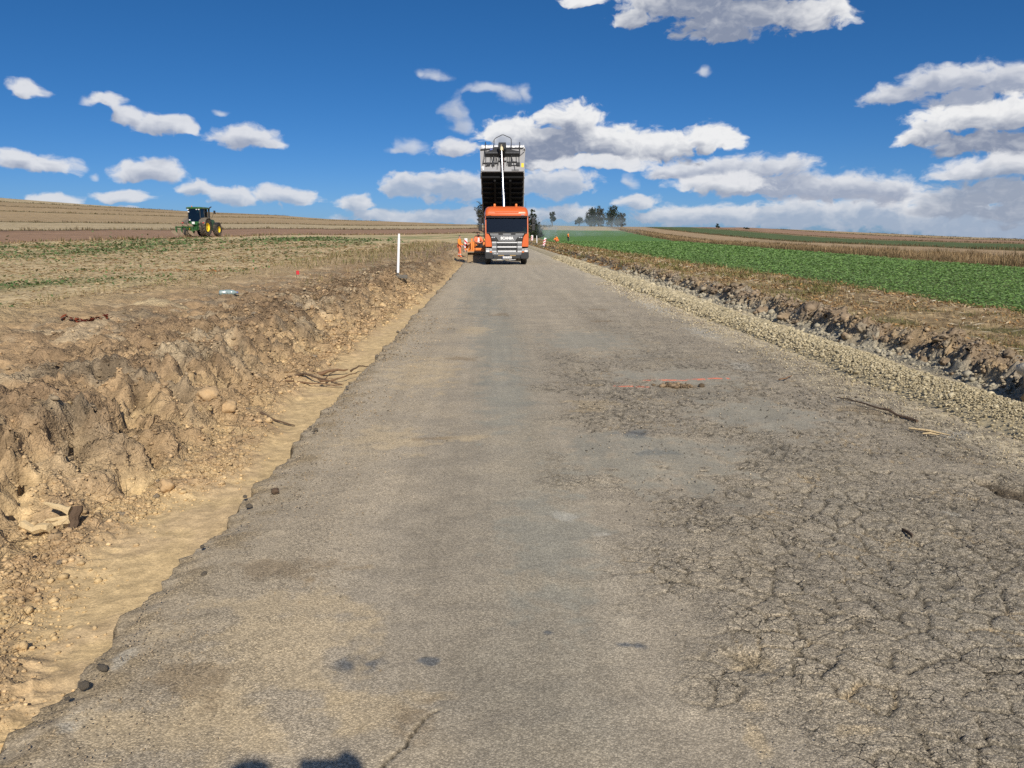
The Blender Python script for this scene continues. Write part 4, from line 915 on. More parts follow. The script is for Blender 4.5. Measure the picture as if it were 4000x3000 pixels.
    # --- front panels
    for s in (-1, 1):
        MB().prism([(s*x, z) for x, z in [(1.245, 1.81), (1.15, 1.82), (1.03, 1.71), (.94, 1.56), (.885, 1.30), (.84, 1.02), (1.20, 1.02), (1.24, 1.08)]], -.02, .16, 'y').build('corner_panel', M_OR, T, bevel=.025)
        lg = MB().prism([(s*x, z) for x, z in [(.95, 1.62), (.66, 1.57), (.50, 1.345), (.865, 1.37), (.915, 1.5)]], -.03, .10, 'y').build('upper_lamp', M_BLK, T)
        for x in (.72, .84): MB().box(s*x-.045, s*x+.045, -.038, -.02, 1.53, 1.59).build('lens', M_LENS, lg)
        hl = MB().prism([(s*x, z) for x, z in [(.835, .92), (1.225, .95), (1.225, .74), (.84, .70)]], -.03, .14, 'y').build('headlight', M_GREY, T, bevel=.015)
        MB().box(s*1.10-.095, s*1.10+.095, -.042, -.02, .735, .83).build('lens', M_WHT, hl)
        MB().box(s*1.10-.09, s*1.10+.09, -.040, -.02, .84, .92).build('lens', M_LENS, hl)
        MB().box(s*.92-.06, s*.92+.06, -.040, -.02, .78, .91).build('lens', M_LENS, hl)
        MB().box(s*.92-.065, s*.92+.065, -.041, -.02, .705, .765).build('indicator', M_AMB, hl)
        MB().prism([(s*x, z) for x, z in [(.84, .70), (1.25, .735), (1.26, .42), (1.20, .33), (.80, .34), (.78, .5)]], -.06, .5, 'y').build('bumper_corner', M_BLK, T, bevel=.03)
        # mirrors
        mr = MB().box(s*1.52-.10, s*1.52+.10, -.06, .12, 1.93, 2.32).box(s*1.52-.10, s*1.52+.10, -.05, .12, 2.34, 2.66).build('mirror', M_BLK, T, bevel=.035)
        MB().tube([(s*1.24, .28, 2.66), (s*1.36, .12, 2.70), (s*1.50, .05, 2.66)], .03, 6).build('mirror_arm', M_BLK, mr)
        MB().tube([(s*1.24, .2, 1.92), (s*1.36, .08, 1.90), (s*1.50, .04, 1.94)], .03, 6).build('mirror_arm', M_BLK, mr)
    hood = MB().prism([(-1.0, 1.765), (1.0, 1.765), (.935, 1.64), (.64, 1.575), (.47, 1.325), (-.47, 1.325), (-.64, 1.575), (-.935, 1.64)], -.075, .12, 'y').build('hood_panel', M_GREY, T, bevel=.02)
    text_mesh('lettering', 'SCANIA', .205, M_WHT, hood, FRONT_M(0, 1.505, -.080), sx=1.0, bold=.013)
    MB().box(-1.16, 1.16, -.045, .12, 1.768, 1.83).build('wiper_cowl', M_BLK, T, bevel=.01)
    for s in (-1, 1): MB().box(s*.36-.13, s*.36+.13, -.085, -.05, 1.70, 1.785).build('cowl_hinge', M_BLK, T)
    MB().box(-.88, .88, .0, .12, .52, 1.325).build('grille_back', M_BLK, T)
    for z0, z1, ex in ((1.225, 1.295, .585), (.965, 1.045, .555), (.715, .805, .53)):
        MB().box(-ex, ex, -.085, .0, z0, z1).build('grille_bar', M_WHT if False else M_SILV, T, bevel=.012)
    for s in (-1, 1):
        for z0, z1, m in ((1.225, 1.31, M_SILV), (1.065, 1.21, M_GREY), (.965, 1.05, M_SILV), (.83, .95, M_GREY), (.715, .80, M_SILV)):
            MB().box(min(s*.60, s*.855), max(s*.60, s*.855), -.065, .0, z0, z1).build('grille_wing', m, T, bevel=.008)
        for z0, z1 in ((1.065, 1.21), (.83, .95)):
            for x in (.12, .36): MB().box(s*x-.11, s*x+.11, -.02, .0, z0+.01, z1-.01).build('grille_mesh', M_DARK, T)
        MB().box(s*.34-.17, s*.34+.17, -.068, -.05, .505, .56).build('step_insert', M_OCH, T)
    MB().box(-.85, .85, -.05, .0, .565, .70).build('lower_panel', M_GREY, T, bevel=.01)
    for tx, ch in ((-.72, 'R'), (-.655, '4'), (-.55, 'R')): text_mesh('lettering', ch, .075, M_WHT, T, FRONT_M(tx, .645, -.055), sx=1.15, bold=.002)
    MB().prism([(-.80, .555), (.80, .555), (.76, .36), (-.76, .36)], -.06, .3, 'y').build('bumper', M_BLK, T, bevel=.02)
    MB().box(-.11, .11, -.085, -.055, .50, .575).build('tow_cover', M_DARK, T)
    pl = MB().box(-.265, .265, -.105, -.09, .37, .485).build('number_plate', M_WHT, T)
    MB().box(-.262, -.225, -.108, -.104, .375, .48).build('plate_strip', M_BLUE, pl)
    text_mesh('lettering', 'LZ 73140', .105, M_BLK, pl, FRONT_M(.02, .427, -.108), sx=1.0)
    # --- chassis
    for s in (-1, 1): MB().box(s*.42-.04, s*.42+.04, .3, 9.7, .82, 1.06).build('chassis_rail', M_DARK, T)
    MB().box(-.5, .5, .4, 1.2, .55, .95).build('engine', M_DARK, T); MB().tube([(-1, 1.35, .5), (1, 1.35, .5)], .08, 8).build('axle', M_DARK, T)
    for y in (6.6, 7.95): MB().tube([(-1, y, .5), (1, y, .5)], .09, 8).build('axle', M_DARK, T)
    for s in (-1, 1):
        wheel(T, (s*1.06, 1.35, .50), .50, .33, .30, M_DARK, None, s)
        MB().prism([(.72, .55), (.80, .95), (1.1, 1.12), (1.6, 1.12), (1.9, .95), (1.98, .55), (2.02, .55), (1.95, 1.0), (1.6, 1.17), (1.1, 1.17), (.74, 1.0), (.68, .55)], s*.88, s*1.24, 'x').build('mudguard', M_BLK, T)
        MB().prism([(.30, .35), (.68, .35), (.68, 1.0), (.2, 1.0)], s*.95, s*1.22, 'x').build('cab_step', M_BLK, T)
        for y in (6.6, 7.95):
            for x in (.86, 1.12): wheel(T, (s*x, y, .50), .50, .24, .29, M_DARK, None, s)
    MB().lathe([(.02, -.6), (.30, -.6), (.32, -.55), (.32, .55), (.30, .6), (.02, .6)], (.86, 3.4, .68), 'y', 18).build('fuel_tank', M_SILV, T, smooth=True)
    MB().box(-1.15, -.55, 2.9, 4.0, .45, .95).build('battery_box', M_BLK, T, bevel=.02)
    MB().tube([(-.55, -.0, .30), (-.15, .0, .30)], .02, 6).build('tow_bar', M_SILV, T)
    MB().tube([(.12, .0, .28), (.5, .0, .29)], .02, 6).build('tow_bar', M_SILV, T)
    # --- raised body: frame u along the floor from the rear hinge, w up from the floor
    a = rad(38); ca, sa = math.cos(a), math.sin(a); L = 7.0
    BM = Matrix.Translation((.22, 9.4, 1.15)) @ Matrix.Rotation(rad(-3.2), 4, 'Z') @ Matrix(((1, 0, 0, 0), (0, -ca, sa, 0), (0, sa, ca, 0), (0, 0, 0, 1))) @ Matrix.Diagonal((1.06, 1, 1.15, 1))
    def B(x, u, w): return tuple(BM @ Vector((x, u, w)))
    bot = Vector((.03, 2.32, 1.0)); p1 = Vector(B(0, L+.20, 0.0)); wdir = (BM.to_3x3() @ Vector((0, 0, 1))); wdir.normalize()
    wpl = BM @ Vector((0, 0, 1.22)); top = bot+(p1-bot)*((wpl-bot).dot(wdir)/((p1-bot).dot(wdir))); d = top-bot
    Bd = MB().box(-1.2, 1.2, 0, L, -.02, .04, BM).build('tipper_floor', M_UNDER, T)
    for k in range(15): MB().box(-1.21, 1.21, .25+k*.45, .37+k*.45, -.14, -.021, BM).build('cross_beam', M_UNDER, Bd)
    for s in (-1, 1):
        MB().box(s*.45-.06, s*.45+.06, .1, L-.5, -.26, -.141, BM).build('sill', M_UNDER, Bd)
        sd_ = MB().box(min(s*1.2, s*1.26), max(s*1.2, s*1.26), 0, L, -.03, 1.45, BM).build('side_wall', M_BODY, Bd, bevel=.01)
        MB().box(s*1.275-.02, s*1.275+.02, 0, L, 1.38, 1.50, BM).build('top_rail', M_DARK, sd_)
        for k in range(5): MB().box(s*1.275-.014, s*1.275+.014,   .6+k*1.45, .72+k*1.45, .0, 1.37, BM).build('stake', M_BODY, sd_)
    MB().prism([(-1.24, 0.0), (1.24, 0.0), (1.34, 1.60), (1.28, 1.72), (-1.28, 1.72), (-1.34, 1.60)], 0, .07, 'z', BM @ Matrix(((1, 0, 0, 0), (0, 0, 1, L), (0, 1, 0, 0), (0, 0, 0, 1)))).build('headboard', M_BODY, Bd)
    MB().box(-1.19, 1.19, -.06, 0, .05, 1.3, BM).build('tailgate', M_BODY, Bd, bevel=.01)
    F = L+.075
    def bar(name, pts, r, m=M_DARK, n=6): return MB().tube([B(x, F+o, w) for x, w, o in pts], r, n).build(name, m, Bd)
    MB().prism([(-1.30, 1.52), (0, 1.64), (1.22, 1.64), (1.31, 1.50), (1.31, 1.42), (1.15, 1.54), (0, 1.56), (-1.30, 1.43)], 0, .05, 'z', BM @ Matrix(((1, 0, 0, 0), (0, 0, 1, F), (0, 1, 0, 0), (0, 0, 0, 1)))).build('head_bar', M_DARK, Bd)
    # crumpled silver tarp rolled along the top edge
    tp = MB(); nx = 40
    rr = random.Random(3)
    rings = []
    for i in range(nx+1):
        x = -1.27+2.54*i/nx; r = .085+.03*rr.random(); rings.append([B(x, F-.06+r*math.cos(t)*1.0+.015*rr.random(), 1.74+r*math.sin(t)*1.3) for t in [2*math.pi*k/9 for k in range(9)]])
    tp.loft(rings).build('rolled_tarp', M_FOIL, Bd)
    bar('hoop', [(-.51, .62, .16), (-.51, 1.55, .20), (-.50, 2.05, .22), (-.43, 2.15, .22), (-.05, 2.40, .22), (.05, 2.40, .22), (.43, 2.20, .22), (.50, 2.10, .22), (.51, 1.55, .20), (.53, .60, .16)], .024)
    MB().prism([(-.25, 1.18), (-.22, 1.40), (.20, 1.40), (.22, 1.18), (.16, .95), (.10, .95), (.08, 1.14), (-.10, 1.14), (-.12, .95), (-.18, .95)], 0, (BM.inverted() @ top).y-F+.10, 'z', BM @ Matrix(((1, 0, 0, 0), (0, 0, 1, F), (0, 1, 0, 0), (0, 0, 0, 1)))).build('ram_bracket', M_DARK, Bd)
    # walkway grating: an arched plate with a ribbed lower edge
    arc = [(-.97, .98), (-.97, 1.10), (-.55, 1.26), (-.40, 1.33), (.33, 1.33), (.48, 1.27), (.97, 1.15), (.97, 1.0)]
    gr = MB().prism(arc, 0, .30, 'z', BM @ Matrix(((1, 0, 0, 0), (0, 0, 1, F+.02), (0, 1, 0, 0), (0, 0, 0, 1)))).build('walkway', M_DARK, Bd)
    for k in range(24): MB().box(-.95+k*.081, -.91+k*.081, F+.32, F+.335, .99, 1.05, BM).build('grating_tooth', M_GREY, gr)
    for x in (-1.01, 1.0): bar('guard_post', [(x, 1.0, .10), (x, 1.95, .12)], .028)
    for x in (-.96, -.70, -.47, -.38, -.24, .28, .40, .52, .80, .96): bar('vertical_tube', [(x, 1.0, .08), (x+.01*math.sin(x*40), .45-.1*abs(math.sin(x*17)), .08)], .016)
    for x0, x1, w, r in ((-1.15, -.25, .52, .045), (.25, .85, .60, .04), (-.25, -.08, .66, .05), (.08, .22, .66, .05), (.52, .95, .37, .025), (-.98, -.90, .33, .04)):
        bar('cross_tube', [(x0, w, .05), (x1, w+.01, .05)], r)
    for x0, w0, x1, w1 in ((.52, .95, .73, .05), (-.92, 1.5, -1.16, .4), (-1.06, 1.45, -1.15, .5), (1.0, 1.05, 1.28, 1.35), (.30, 1.6, .42, 1.35), (-.66, 1.0, -.55, .2), (-.35, .9, -.30, .1)):
        bar('hose', [(x0, w0, .06), ((x0+x1)/2+.03, (w0+w1)/2, .10), (x1, w1, .05)], .014)
    bar('cable', [(-1.0, 1.86, .1), (-.85, 1.74, .12), (-.65, 1.83, .14), (-.52, 2.0, .2)], .008)
    for x in (-.82, -.54, .42, .92): MB().box(x-.09, x+.09, F, F+.09, .32, .55, BM).build('bracket', M_DARK, Bd)
    MB().box(-.12, .10, F-.01, F+.012, .0, 1.5, BM).build('ram_recess', mat_plain('oxide_brown', (.05, .025, .022), .7), Bd)
    MB().box(.53, .95, F, F+.02, .08, .10, BM).box(.53, .95, F, F+.02, .02, .03, BM).build('ledge', M_DARK, Bd)
    MB().lathe([(.05, -.09), (.09, -.08), (.09, .08), (.05, .09)], B(-.66, F+.09, 1.42), 'x', 14).build('motor', M_BLUE, Bd, smooth=True)
    MB().box(-.50, -.25, F, F+.12, 1.42, 1.62, BM).build('valve_box', M_DARK, Bd, bevel=.01)
    MB().box(1.09, 1.23, F, F+.005, .27, .56, BM).build('sticker', M_YEL, Bd, label='yellow rectangular sticker')
    MB().box(-1.20, -1.06, F, F+.005, .20, .33, BM).box(-1.14, -1.06, F, F+.0052, .08, .201, BM).build('sticker', M_WHT, Bd, label='white sticker')
    bar('lever', [(1.15, 1.42, .06), (1.30, 1.58, .12)], .014, M_WHT)
    # telescopic ram, stage by stage
    pts = [bot+d*t for t in (0, .30, .30, .55, .55, .80, .80, .97)]
    rs_ = (.12, .12, .078, .078, .064, .064, .050, .050)
    rm = MB().tube(pts[:2], .125, 16).build('ram_barrel', M_DARK, T, smooth=True)
    MB().tube(pts[2:], list(rs_[2:]), 16).build('ram_stage', M_CHR, rm, smooth=True)
    MB().tube([top-d*.045, top+d*.005], .11, 14).build('ram_collar', M_CREAM, rm, smooth=True)
    return T
build_truck()
# ================================================================== TRACTOR AND PLOUGH
M_JG = mat_plain('green_paint', (.025, .115, .030), .4, var=.1, scale=2, coat=.3, dust=.28)
M_JY = mat_plain('yellow_rim', (.85, .62, .03), .45, var=.06, scale=3, dust=.15)
M_FEND = mat_plain('grey_fender', (.10, .095, .085), .6, var=.1, scale=2, dust=.4)
M_STEELW = mat_plain('worn_steel', (.17, .14, .11), .6, var=.3, scale=6, dust=.5)
def build_tractor():
    x, y = -35.1, 98.5; z = float(land(np.array([x]), np.array([y]))[0])+.16
    T = empty('tractor', (x, y, z-.03), rad(-7.5), 'green tractor with yellow wheel rims ploughing the field on the left', 'tractor'); T.scale = (1.08, 1.08, 1.08)
    for s in (-1, 1):
        wheel(T, (s*.98, 0, .93), .93, .66, .50, M_JY, 20, s); wheel(T, (s*.95, 2.85, .70), .70, .50, .36, M_JY, 18, s)
        MB().prism([(-.85, 1.25), (-.72, 1.62), (-.35, 1.92), (.30, 2.0), (.62, 1.85), (.62, 1.72), (.28, 1.90), (-.30, 1.83), (-.66, 1.55), (-.80, 1.22)], s*.62, s*1.36, 'x').build('rear_fender', M_FEND, T, bevel=.02)
        MB().box(s*1.2-.09, s*1.2+.09, -.88, -.84, 1.36, 1.46).build('tail_lamp', M_RED, T)
        MB().prism([(2.45, 1.30), (2.55, 1.46), (3.0, 1.50), (3.35, 1.35), (3.35, 1.31), (3.0, 1.46), (2.57, 1.42), (2.48, 1.28)], s*.72, s*1.18, 'x').build('front_fender', M_BLK, T)
        MB().tube([(s*.98, 1.55, 1.9), (s*1.25, 1.6, 2.5)], .02, 5).box(s*1.35-.11, s*1.35+.11, 1.56, 1.62, 2.42, 2.78).build('mirror', M_BLK, T)
        MB().box(s*.75-.22, s*.75+.22, .75, 1.5, .55, .70).build('step', M_BLK, T)
    MB().prism([(.5, .8), (.5, 1.5), (1.5, 1.95), (3.3, 1.78), (3.55, 1.55), (3.55, .9), (3.2, .75)], -.40, .40, 'x').build('hood', M_JG, T, bevel=.05)
    MB().box(-.32, .32, 3.545, 3.6, 1.0, 1.55).build('grille', M_BLK, T)
    MB().box(-.42, .42, -.55, 2.9, .62, 1.3).build('chassis', M_JG, T, bevel=.03)
    MB().tube([(-.9, 0, .93), (.9, 0, .93)], .16, 10).tube([(-.9, 2.85, .70), (.9, 2.85, .70)], .12, 10).build('axle', M_JG, T)
    # cab: posts, panes, roof
    cabz0, cabz1 = 1.55, 2.92
    base = [(-.72, -.50), (.72, -.50), (.80, .35), (.62, 1.35), (-.62, 1.35), (-.80, .35)]
    topp = [(-.66, -.42), (.66, -.42), (.76, .35), (.64, 1.22), (-.64, 1.22), (-.76, .35)]
    for i in range(6):
        p, q = base[i], topp[i]; MB().tube([(p[0], p[1], cabz0), (q[0], q[1], cabz1)], .045, 6).build('cab_post', M_BLK, T)
        p2, q2 = base[(i+1) % 6], topp[(i+1) % 6]
        o = Vector((0, 0, 0))
        MB().add([(p[0], p[1], cabz0), (p2[0], p2[1], cabz0), (q2[0], q2[1], cabz1), (q[0], q[1], cabz1)] +
                 [(v[0]*.985, v[1]*.985+.006, zz) for v, zz in ((p, cabz0), (p2, cabz0), (q2, cabz1), (q, cabz1))],
                 [(0, 1, 2, 3), (7, 6, 5, 4), (0, 4, 5, 1), (1, 5, 6, 2), (2, 6, 7, 3), (3, 7, 4, 0)]).build('cab_window', M_GLASS, T)
    MB().loft([rring(.86, -.62, 1.45, .15, 2.92), rring(.90, -.66, 1.5, .2, 3.0), rring(.84, -.58, 1.4, .2, 3.10), rring(.6, -.3, 1.1, .2, 3.14)]).build('roof', M_JG, T, smooth=True)
    MB().box(-.5, .5, .1, .35, 1.55, 1.75).box(-.3, .3, -.05, .08, 1.7, 2.4).build('seat', M_BLK, T, bevel=.04)
    MB().box(-.66, .66, -.50, 1.3, 1.36, 1.55).build('cab_floor', M_JG, T)
    rr = [(.20*math.cos(t), 1.0+.1*math.sin(t), 2.02+.18*math.sin(t)) for t in [2*math.pi*k/12 for k in range(13)]]
    MB().tube(rr, .02, 5).build('steering_wheel', M_BLK, T)
    for px, pz in ((-.62, 2.86), (.62, 2.86), (-.60, 2.60), (-.50, 1.72), (.35, 2.88)): MB().box(px-.07, px+.07, -.58, -.46, pz-.06, pz+.06).build('work_lamp', M_WHT, T)
    MB().lathe([(.06, 0), (.06, .10), (.03, .15)], (-.35, -.2, 3.10), 'z', 10).build('beacon', M_AMB, T)
    MB().tube([(.72, 1.5, 1.6), (.74, 1.5, 2.9), (.80, 1.6, 3.08), (.95, 1.75, 3.2)], [.11, .11, .07, .06], 10).build('exhaust', M_BLK, T)
    MB().box(-.16, .16, -.80, -.77, 1.28, 1.52).build('number_plate', M_WHT, T)
    MB().box(-.45, .45, -.78, -.52, 1.18, 1.40).build('rear_housing', M_JG, T, bevel=.03)
    for s in (-1, 1):
        MB().tube([(s*.38, -.5, .62), (s*.45, -1.25, .58)], .045, 6).tube([(s*.38, -.62, 1.28), (s*.46, -1.2, .62)], .035, 6).build('lower_link', M_JG, T)
        MB().tube([(s*.2, -.55, 1.0), (s*.28, -.8, .8), (s*.1, -1.0, 1.1)], .025, 5).build('hydraulic_hose', M_BLK, T)
    MB().tube([(0, -.6, 1.15), (0, -1.25, 1.15)], .04, 6).build('top_link', M_BLK, T)
    MB().box(-.6, .6, 3.6, 4.1, .55, .95).build('front_weight', M_JG, T, bevel=.06)
    # mounted plough
    P = empty('plough', (x, y, z-.05), rad(-7.5), 'green mounted plough with a small wheel behind the tractor', 'plough')
    P.scale = (1.08, 1.08, 1.08)
    MB().prism([(-.55, .55), (.55, .55), (.55, .68), (.08, .68), (.08, 1.22), (-.08, 1.22), (-.08, .68), (-.55, .68)], -1.42, -1.28, 'y').build('headstock', M_JG, P)
    MB().tube([(.35, -1.5, .95), (-1.1, -2.7, .95)], .075, 4).build('beam', M_JG, P)
    for k in range(4):
        cx, cy = .25-k*.42, -1.62-k*.36
        MB().prism([(cx-.05, .95), (cx+.05, .95), (cx+.10, .35), (cx-.02, .30)], cy-.04, cy+.04, 'y').build('shank', M_JG, P)
        MB().prism([(cx-.42, .62), (cx-.05, .55), (cx+.28, .10), (cx+.05, .02), (cx-.30, .22), (cx-.55, .50)], cy-.05, cy-.02, 'y', Matrix.Translation((0, 0, 0))).build('mouldboard', M_STEELW, P)
        MB().prism([(cx-.36, 1.34), (cx-.05, 1.30), (cx+.18, 1.02), (cx-.25, 1.06), (cx-.52, 1.20)], cy-.05, cy-.02, 'y').build('mouldboard', M_STEELW, P)
    w = wheel(P, (-.10, -2.35, .36), .36, .20, .2, M_STEELW, None, -1)
    MB().tube([(-.10, -2.35, .36), (-.1, -2.2, .7), (-.2, -1.95, .95)], .04, 5).build('wheel_arm', M_JG, P)
build_tractor()

# ================================================================== PEOPLE
M_SKIN = mat_plain('skin', (.50, .29, .20), .55, var=.05)
M_HIVIS = mat_plain('orange_hi_vis_cloth', (.95, .27, .035), .75, var=.10, scale=9, bump=.4)
M_HIVIS2 = mat_plain('faded_orange_cloth', (.85, .22, .10), .8, var=.12, scale=9, bump=.4)
M_NAVY = mat_plain('dark_cloth', (.028, .028, .034), .85, var=.15, scale=9, bump=.4)
M_MAR = mat_plain('dark_red_cloth', (.10, .018, .018), .85, var=.15, scale=9)
M_REFL = mat_plain('reflective_band', (.72, .72, .66), .4, var=.05)
M_HAIR = mat_plain('dark_hair', (.015, .012, .010), .7)
M_WOOL = mat_plain('grey_wool', (.06, .06, .075), .95, var=.2, scale=30)
M_GLOVE = mat_plain('grey_glove', (.30, .34, .42), .85)
def skin_obj(name, nodes, mat, parent, sub=1):
    """nodes: list of (position, radius, parent index)"""
    me = bpy.data.meshes.new(name); me.from_pydata([n[0] for n in nodes], [(i, n[2]) for i, n in enumerate(nodes) if n[2] is not None], [])
    o = bpy.data.objects.new(name, me); COL.objects.link(o)
    o.modifiers.new('skin', 'SKIN'); sv_ = me.skin_vertices[0].data
    for i, n in enumerate(nodes):
        r = n[1]; sv_[i].radius = (r, r) if not isinstance(r, tuple) else r; sv_[i].use_root = (n[2] is None)
    s = o.modifiers.new('sub', 'SUBSURF'); s.levels = sub; s.render_levels = sub
    m2 = bpy.data.meshes.new_from_object(o.evaluated_get(bpy.context.evaluated_depsgraph_get()))
    bpy.data.objects.remove(o); m2.name = name; m2.materials.clear(); m2.materials.append(mat)
    m2.polygons.foreach_set('use_smooth', [True]*len(m2.polygons))
    r = bpy.data.objects.new(name, m2); COL.objects.link(r); r.parent = parent; return r
def person(loc, rz, label, J, jacket, trousers, hat=None, boots=M_NAVY, bands=True, glove=None, hair=M_HAIR, curl=.6, group=None):
    """J: joints in a frame facing -y; two-sided joints given as (left, right)"""
    P = empty('person', loc, rz, label, 'person', group)
    V = Vector; pel, che, nek, hed = V(J['pelvis']), V(J['chest']), V(J['neck']), V(J['head'])
    nodes = [(pel, .135, None), ((pel+che)/2, .125, 0), (che, (.155, .12), 1), (nek, .058, 2), (hed-(hed-nek)*.35, .080, 3), (hed, .098, 4), (hed+(hed-nek).normalized()*.10, .075, 5)]
    fw = V(J.get('face', (0, -1, 0))).normalized()
    nodes.append((hed+fw*.115-V((0, 0, .01)), .016, 5))                               # nose
    nodes.append((hed+fw*.085-(hed-nek).normalized()*.085, .035, 4))                 # chin
    for i, s in ((0, -1), (1, 1)):
        sh, elb, wr = V(J['shoulder'][i]), V(J['elbow'][i]), V(J['wrist'][i]); hp, kn, an, toe = V(J['hip'][i]), V(J['knee'][i]), V(J['ankle'][i]), V(J['toe'][i])
        b = len(nodes); nodes += [(sh, .066, 2), (elb, .046, b), (wr, .030, b+1)]
        hd = V(J['hand'][i])-wr if 'hand' in J else (wr-elb); hd.normalize()
        side = hd.cross(V((0, 0, 1)));  side = side.normalized() if side.length > .1 else V((0, 1, 0))
        dn = side.cross(hd).normalized()
        pa = len(nodes); nodes.append((wr+hd*.055, (.040, .018), b+2))
        for k, (o, l) in enumerate(((-.030, .070), (-.010, .080), (.011, .076), (.030, .060))):
            f0 = len(nodes); nodes += [(wr+hd*.095+side*o, .0095, pa), (wr+hd*(.095+l*.55)+side*o*1.1-dn*curl*.02, .0088, f0), (wr+hd*(.095+l*(.55+.4*(1-curl*.6)))+side*o*1.1-dn*curl*.045, .0075, f0+1)]
        f0 = len(nodes); ts = -s; nodes += [(wr+hd*.040+side*ts*.040, .011, pa), (wr+hd*.080+side*ts*.062-dn*.012, .0095, f0), (wr+hd*.105+side*ts*.060-dn*.028, .008, f0+1)]
        b = len(nodes); nodes += [(hp, .092, 0), (kn, .060, b), (an, .040, b+1), (an+(toe-an)*.55-V((0, 0, .03)), .036, b+2), (toe, .028, b+3)]
    body = skin_obj('body', nodes, M_SKIN, P, 1)
    g = .024
    jn = [(pel-(che-pel)*.12, .150+g, None), ((pel+che)/2, .140+g, 0), (che, (.168+g, .130+g), 1), (nek-(nek-che)*.25, .075+g, 2)]
    for i in (0, 1):
        b = len(jn); sh, elb, wr = V(J['shoulder'][i]), V(J['elbow'][i]), V(J['wrist'][i]); jn += [(sh, .076+g, 2), (elb, .058+g, b), (wr-(wr-elb)*.06, .042+g, b+1)]
    jk = skin_obj('jacket', jn, jacket, P, 1)
    tn = [(pel, .142+g*.6, None)]
    for i in (0, 1):
        b = len(tn); hp, kn, an = V(J['hip'][i]), V(J['knee'][i]), V(J['ankle'][i]); tn += [(hp, .100+g*.7, 0), (kn, .070+g, b), (an+(kn-an)*.10, .058+g, b+1)]
        bt = [(an+(kn-an).normalized()*.14, .062, None), (an, .058, 0), (V(J['toe'][i])*.5+an*.5-V((0, 0, .025)), .054, 1), (V(J['toe'][i]), .045, 2)]
        skin_obj('boot', bt, boots, P, 1)
        if glove:
            wr = V(J['wrist'][i]); hd = (wr-V(J['elbow'][i])).normalized(); skin_obj('glove', [(wr-hd*.03, .046, None), (wr+hd*.05, (.055, .034), 0), (wr+hd*.12, (.046, .028), 1)], glove, P, 1)
        if bands:
            an, kn = V(J['ankle'][i]), V(J['knee'][i]); a_, b_ = an+(kn-an)*.30, an+(kn-an)*.43; MB().tube([a_, b_], .102, 12, cap=False).build('reflective_band', M_REFL, P, smooth=True)
    skin_obj('trousers', tn, trousers, P, 1)
    up = (hed-nek).normalized()
    if hat is not None: skin_obj('cap', [(hed+up*.02-fw*.005, .112, None), (hed+up*.075-fw*.005, .104, 0), (hed+up*.135, .06, 1)], hat, P, 1)
    else: skin_obj('hair', [(hed+up*.03-fw*.02, .105, None), (hed+up*.09-fw*.015, .092, 0), (hed+up*.13, .05, 1)], hair, P, 1)
    sd2 = fw.cross(up).normalized()
    for s in (-1, 1):
        c = hed+fw*.096+sd2*s*.033+up*.012; MB().lathe([(.003, -.009), (.011, 0), (.003, .009)], c, 'x', 8).build('eye', M_WHT, P)
    return P
def stand(dx=0.0, arms=((-.30, -.02, .82), (.30, -.02, .82)), elb=((-.28, .03, 1.10), (.28, .03, 1.10)), face=(0, -1, 0), step=.0):
    return dict(pelvis=(0, 0, .95), chest=(0, .01, 1.30), neck=(0, .0, 1.50), head=(0, -.015, 1.63), face=face,
                shoulder=((-.185, .01, 1.40), (.185, .01, 1.40)), elbow=elb, wrist=arms,
                hip=((-.095, 0, .90), (.095, 0, .90)), knee=((-.11, -.02-step, .49), (.11, -.02+step, .49)), ankle=((-.11, .03-step*1.5, .09), (.11, .03+step*1.6, .09)), toe=((-.12, -.15-step*1.5, .035), (.12, -.15+step*1.6, .035)))
def gz(x, y):
    return bank_z(x, y) if x < -1.8 else (0.0 if x < 5.5 else verge_z(x, y))
# worker on the cut bank, looking towards the loader
person((-2.50, 66.0, gz(-2.50, 66)), rad(75), 'person in orange hi-vis jacket and trousers with a dark cap standing on the cut bank', stand(arms=((-.26, -.22, .92), (.24, -.24, .92)), elb=((-.27, .0, 1.12), (.27, .0, 1.12)), step=.07), M_HIVIS, M_HIVIS2, M_WOOL, M_HIVIS2, glove=M_GLOVE)
# worker bending over beside the loader
bend = dict(pelvis=(.0, .28, .92), chest=(.0, -.12, 1.16), neck=(0, -.30, 1.13), head=(.02, -.42, 1.06), face=(0, -.6, -.8),
            shoulder=((-.18, -.20, 1.12), (.18, -.20, 1.12)), elbow=((-.24, -.32, .86), (.24, -.32, .86)), wrist=((-.14, -.46, .66), (.18, -.46, .66)),
            hip=((-.095, .28, .88), (.095, .28, .88)), knee=((-.12, .10, .48), (.12, .12, .48)), ankle=((-.12, .22, .09), (.13, .24, .09)), toe=((-.13, .03, .035), (.14, .05, .035)))
person((-1.14, 52.6, .0), rad(-60), 'person in bright orange jacket and dark trousers bending over behind the loader bucket', bend, M_HIVIS, M_NAVY, None, bands=False)
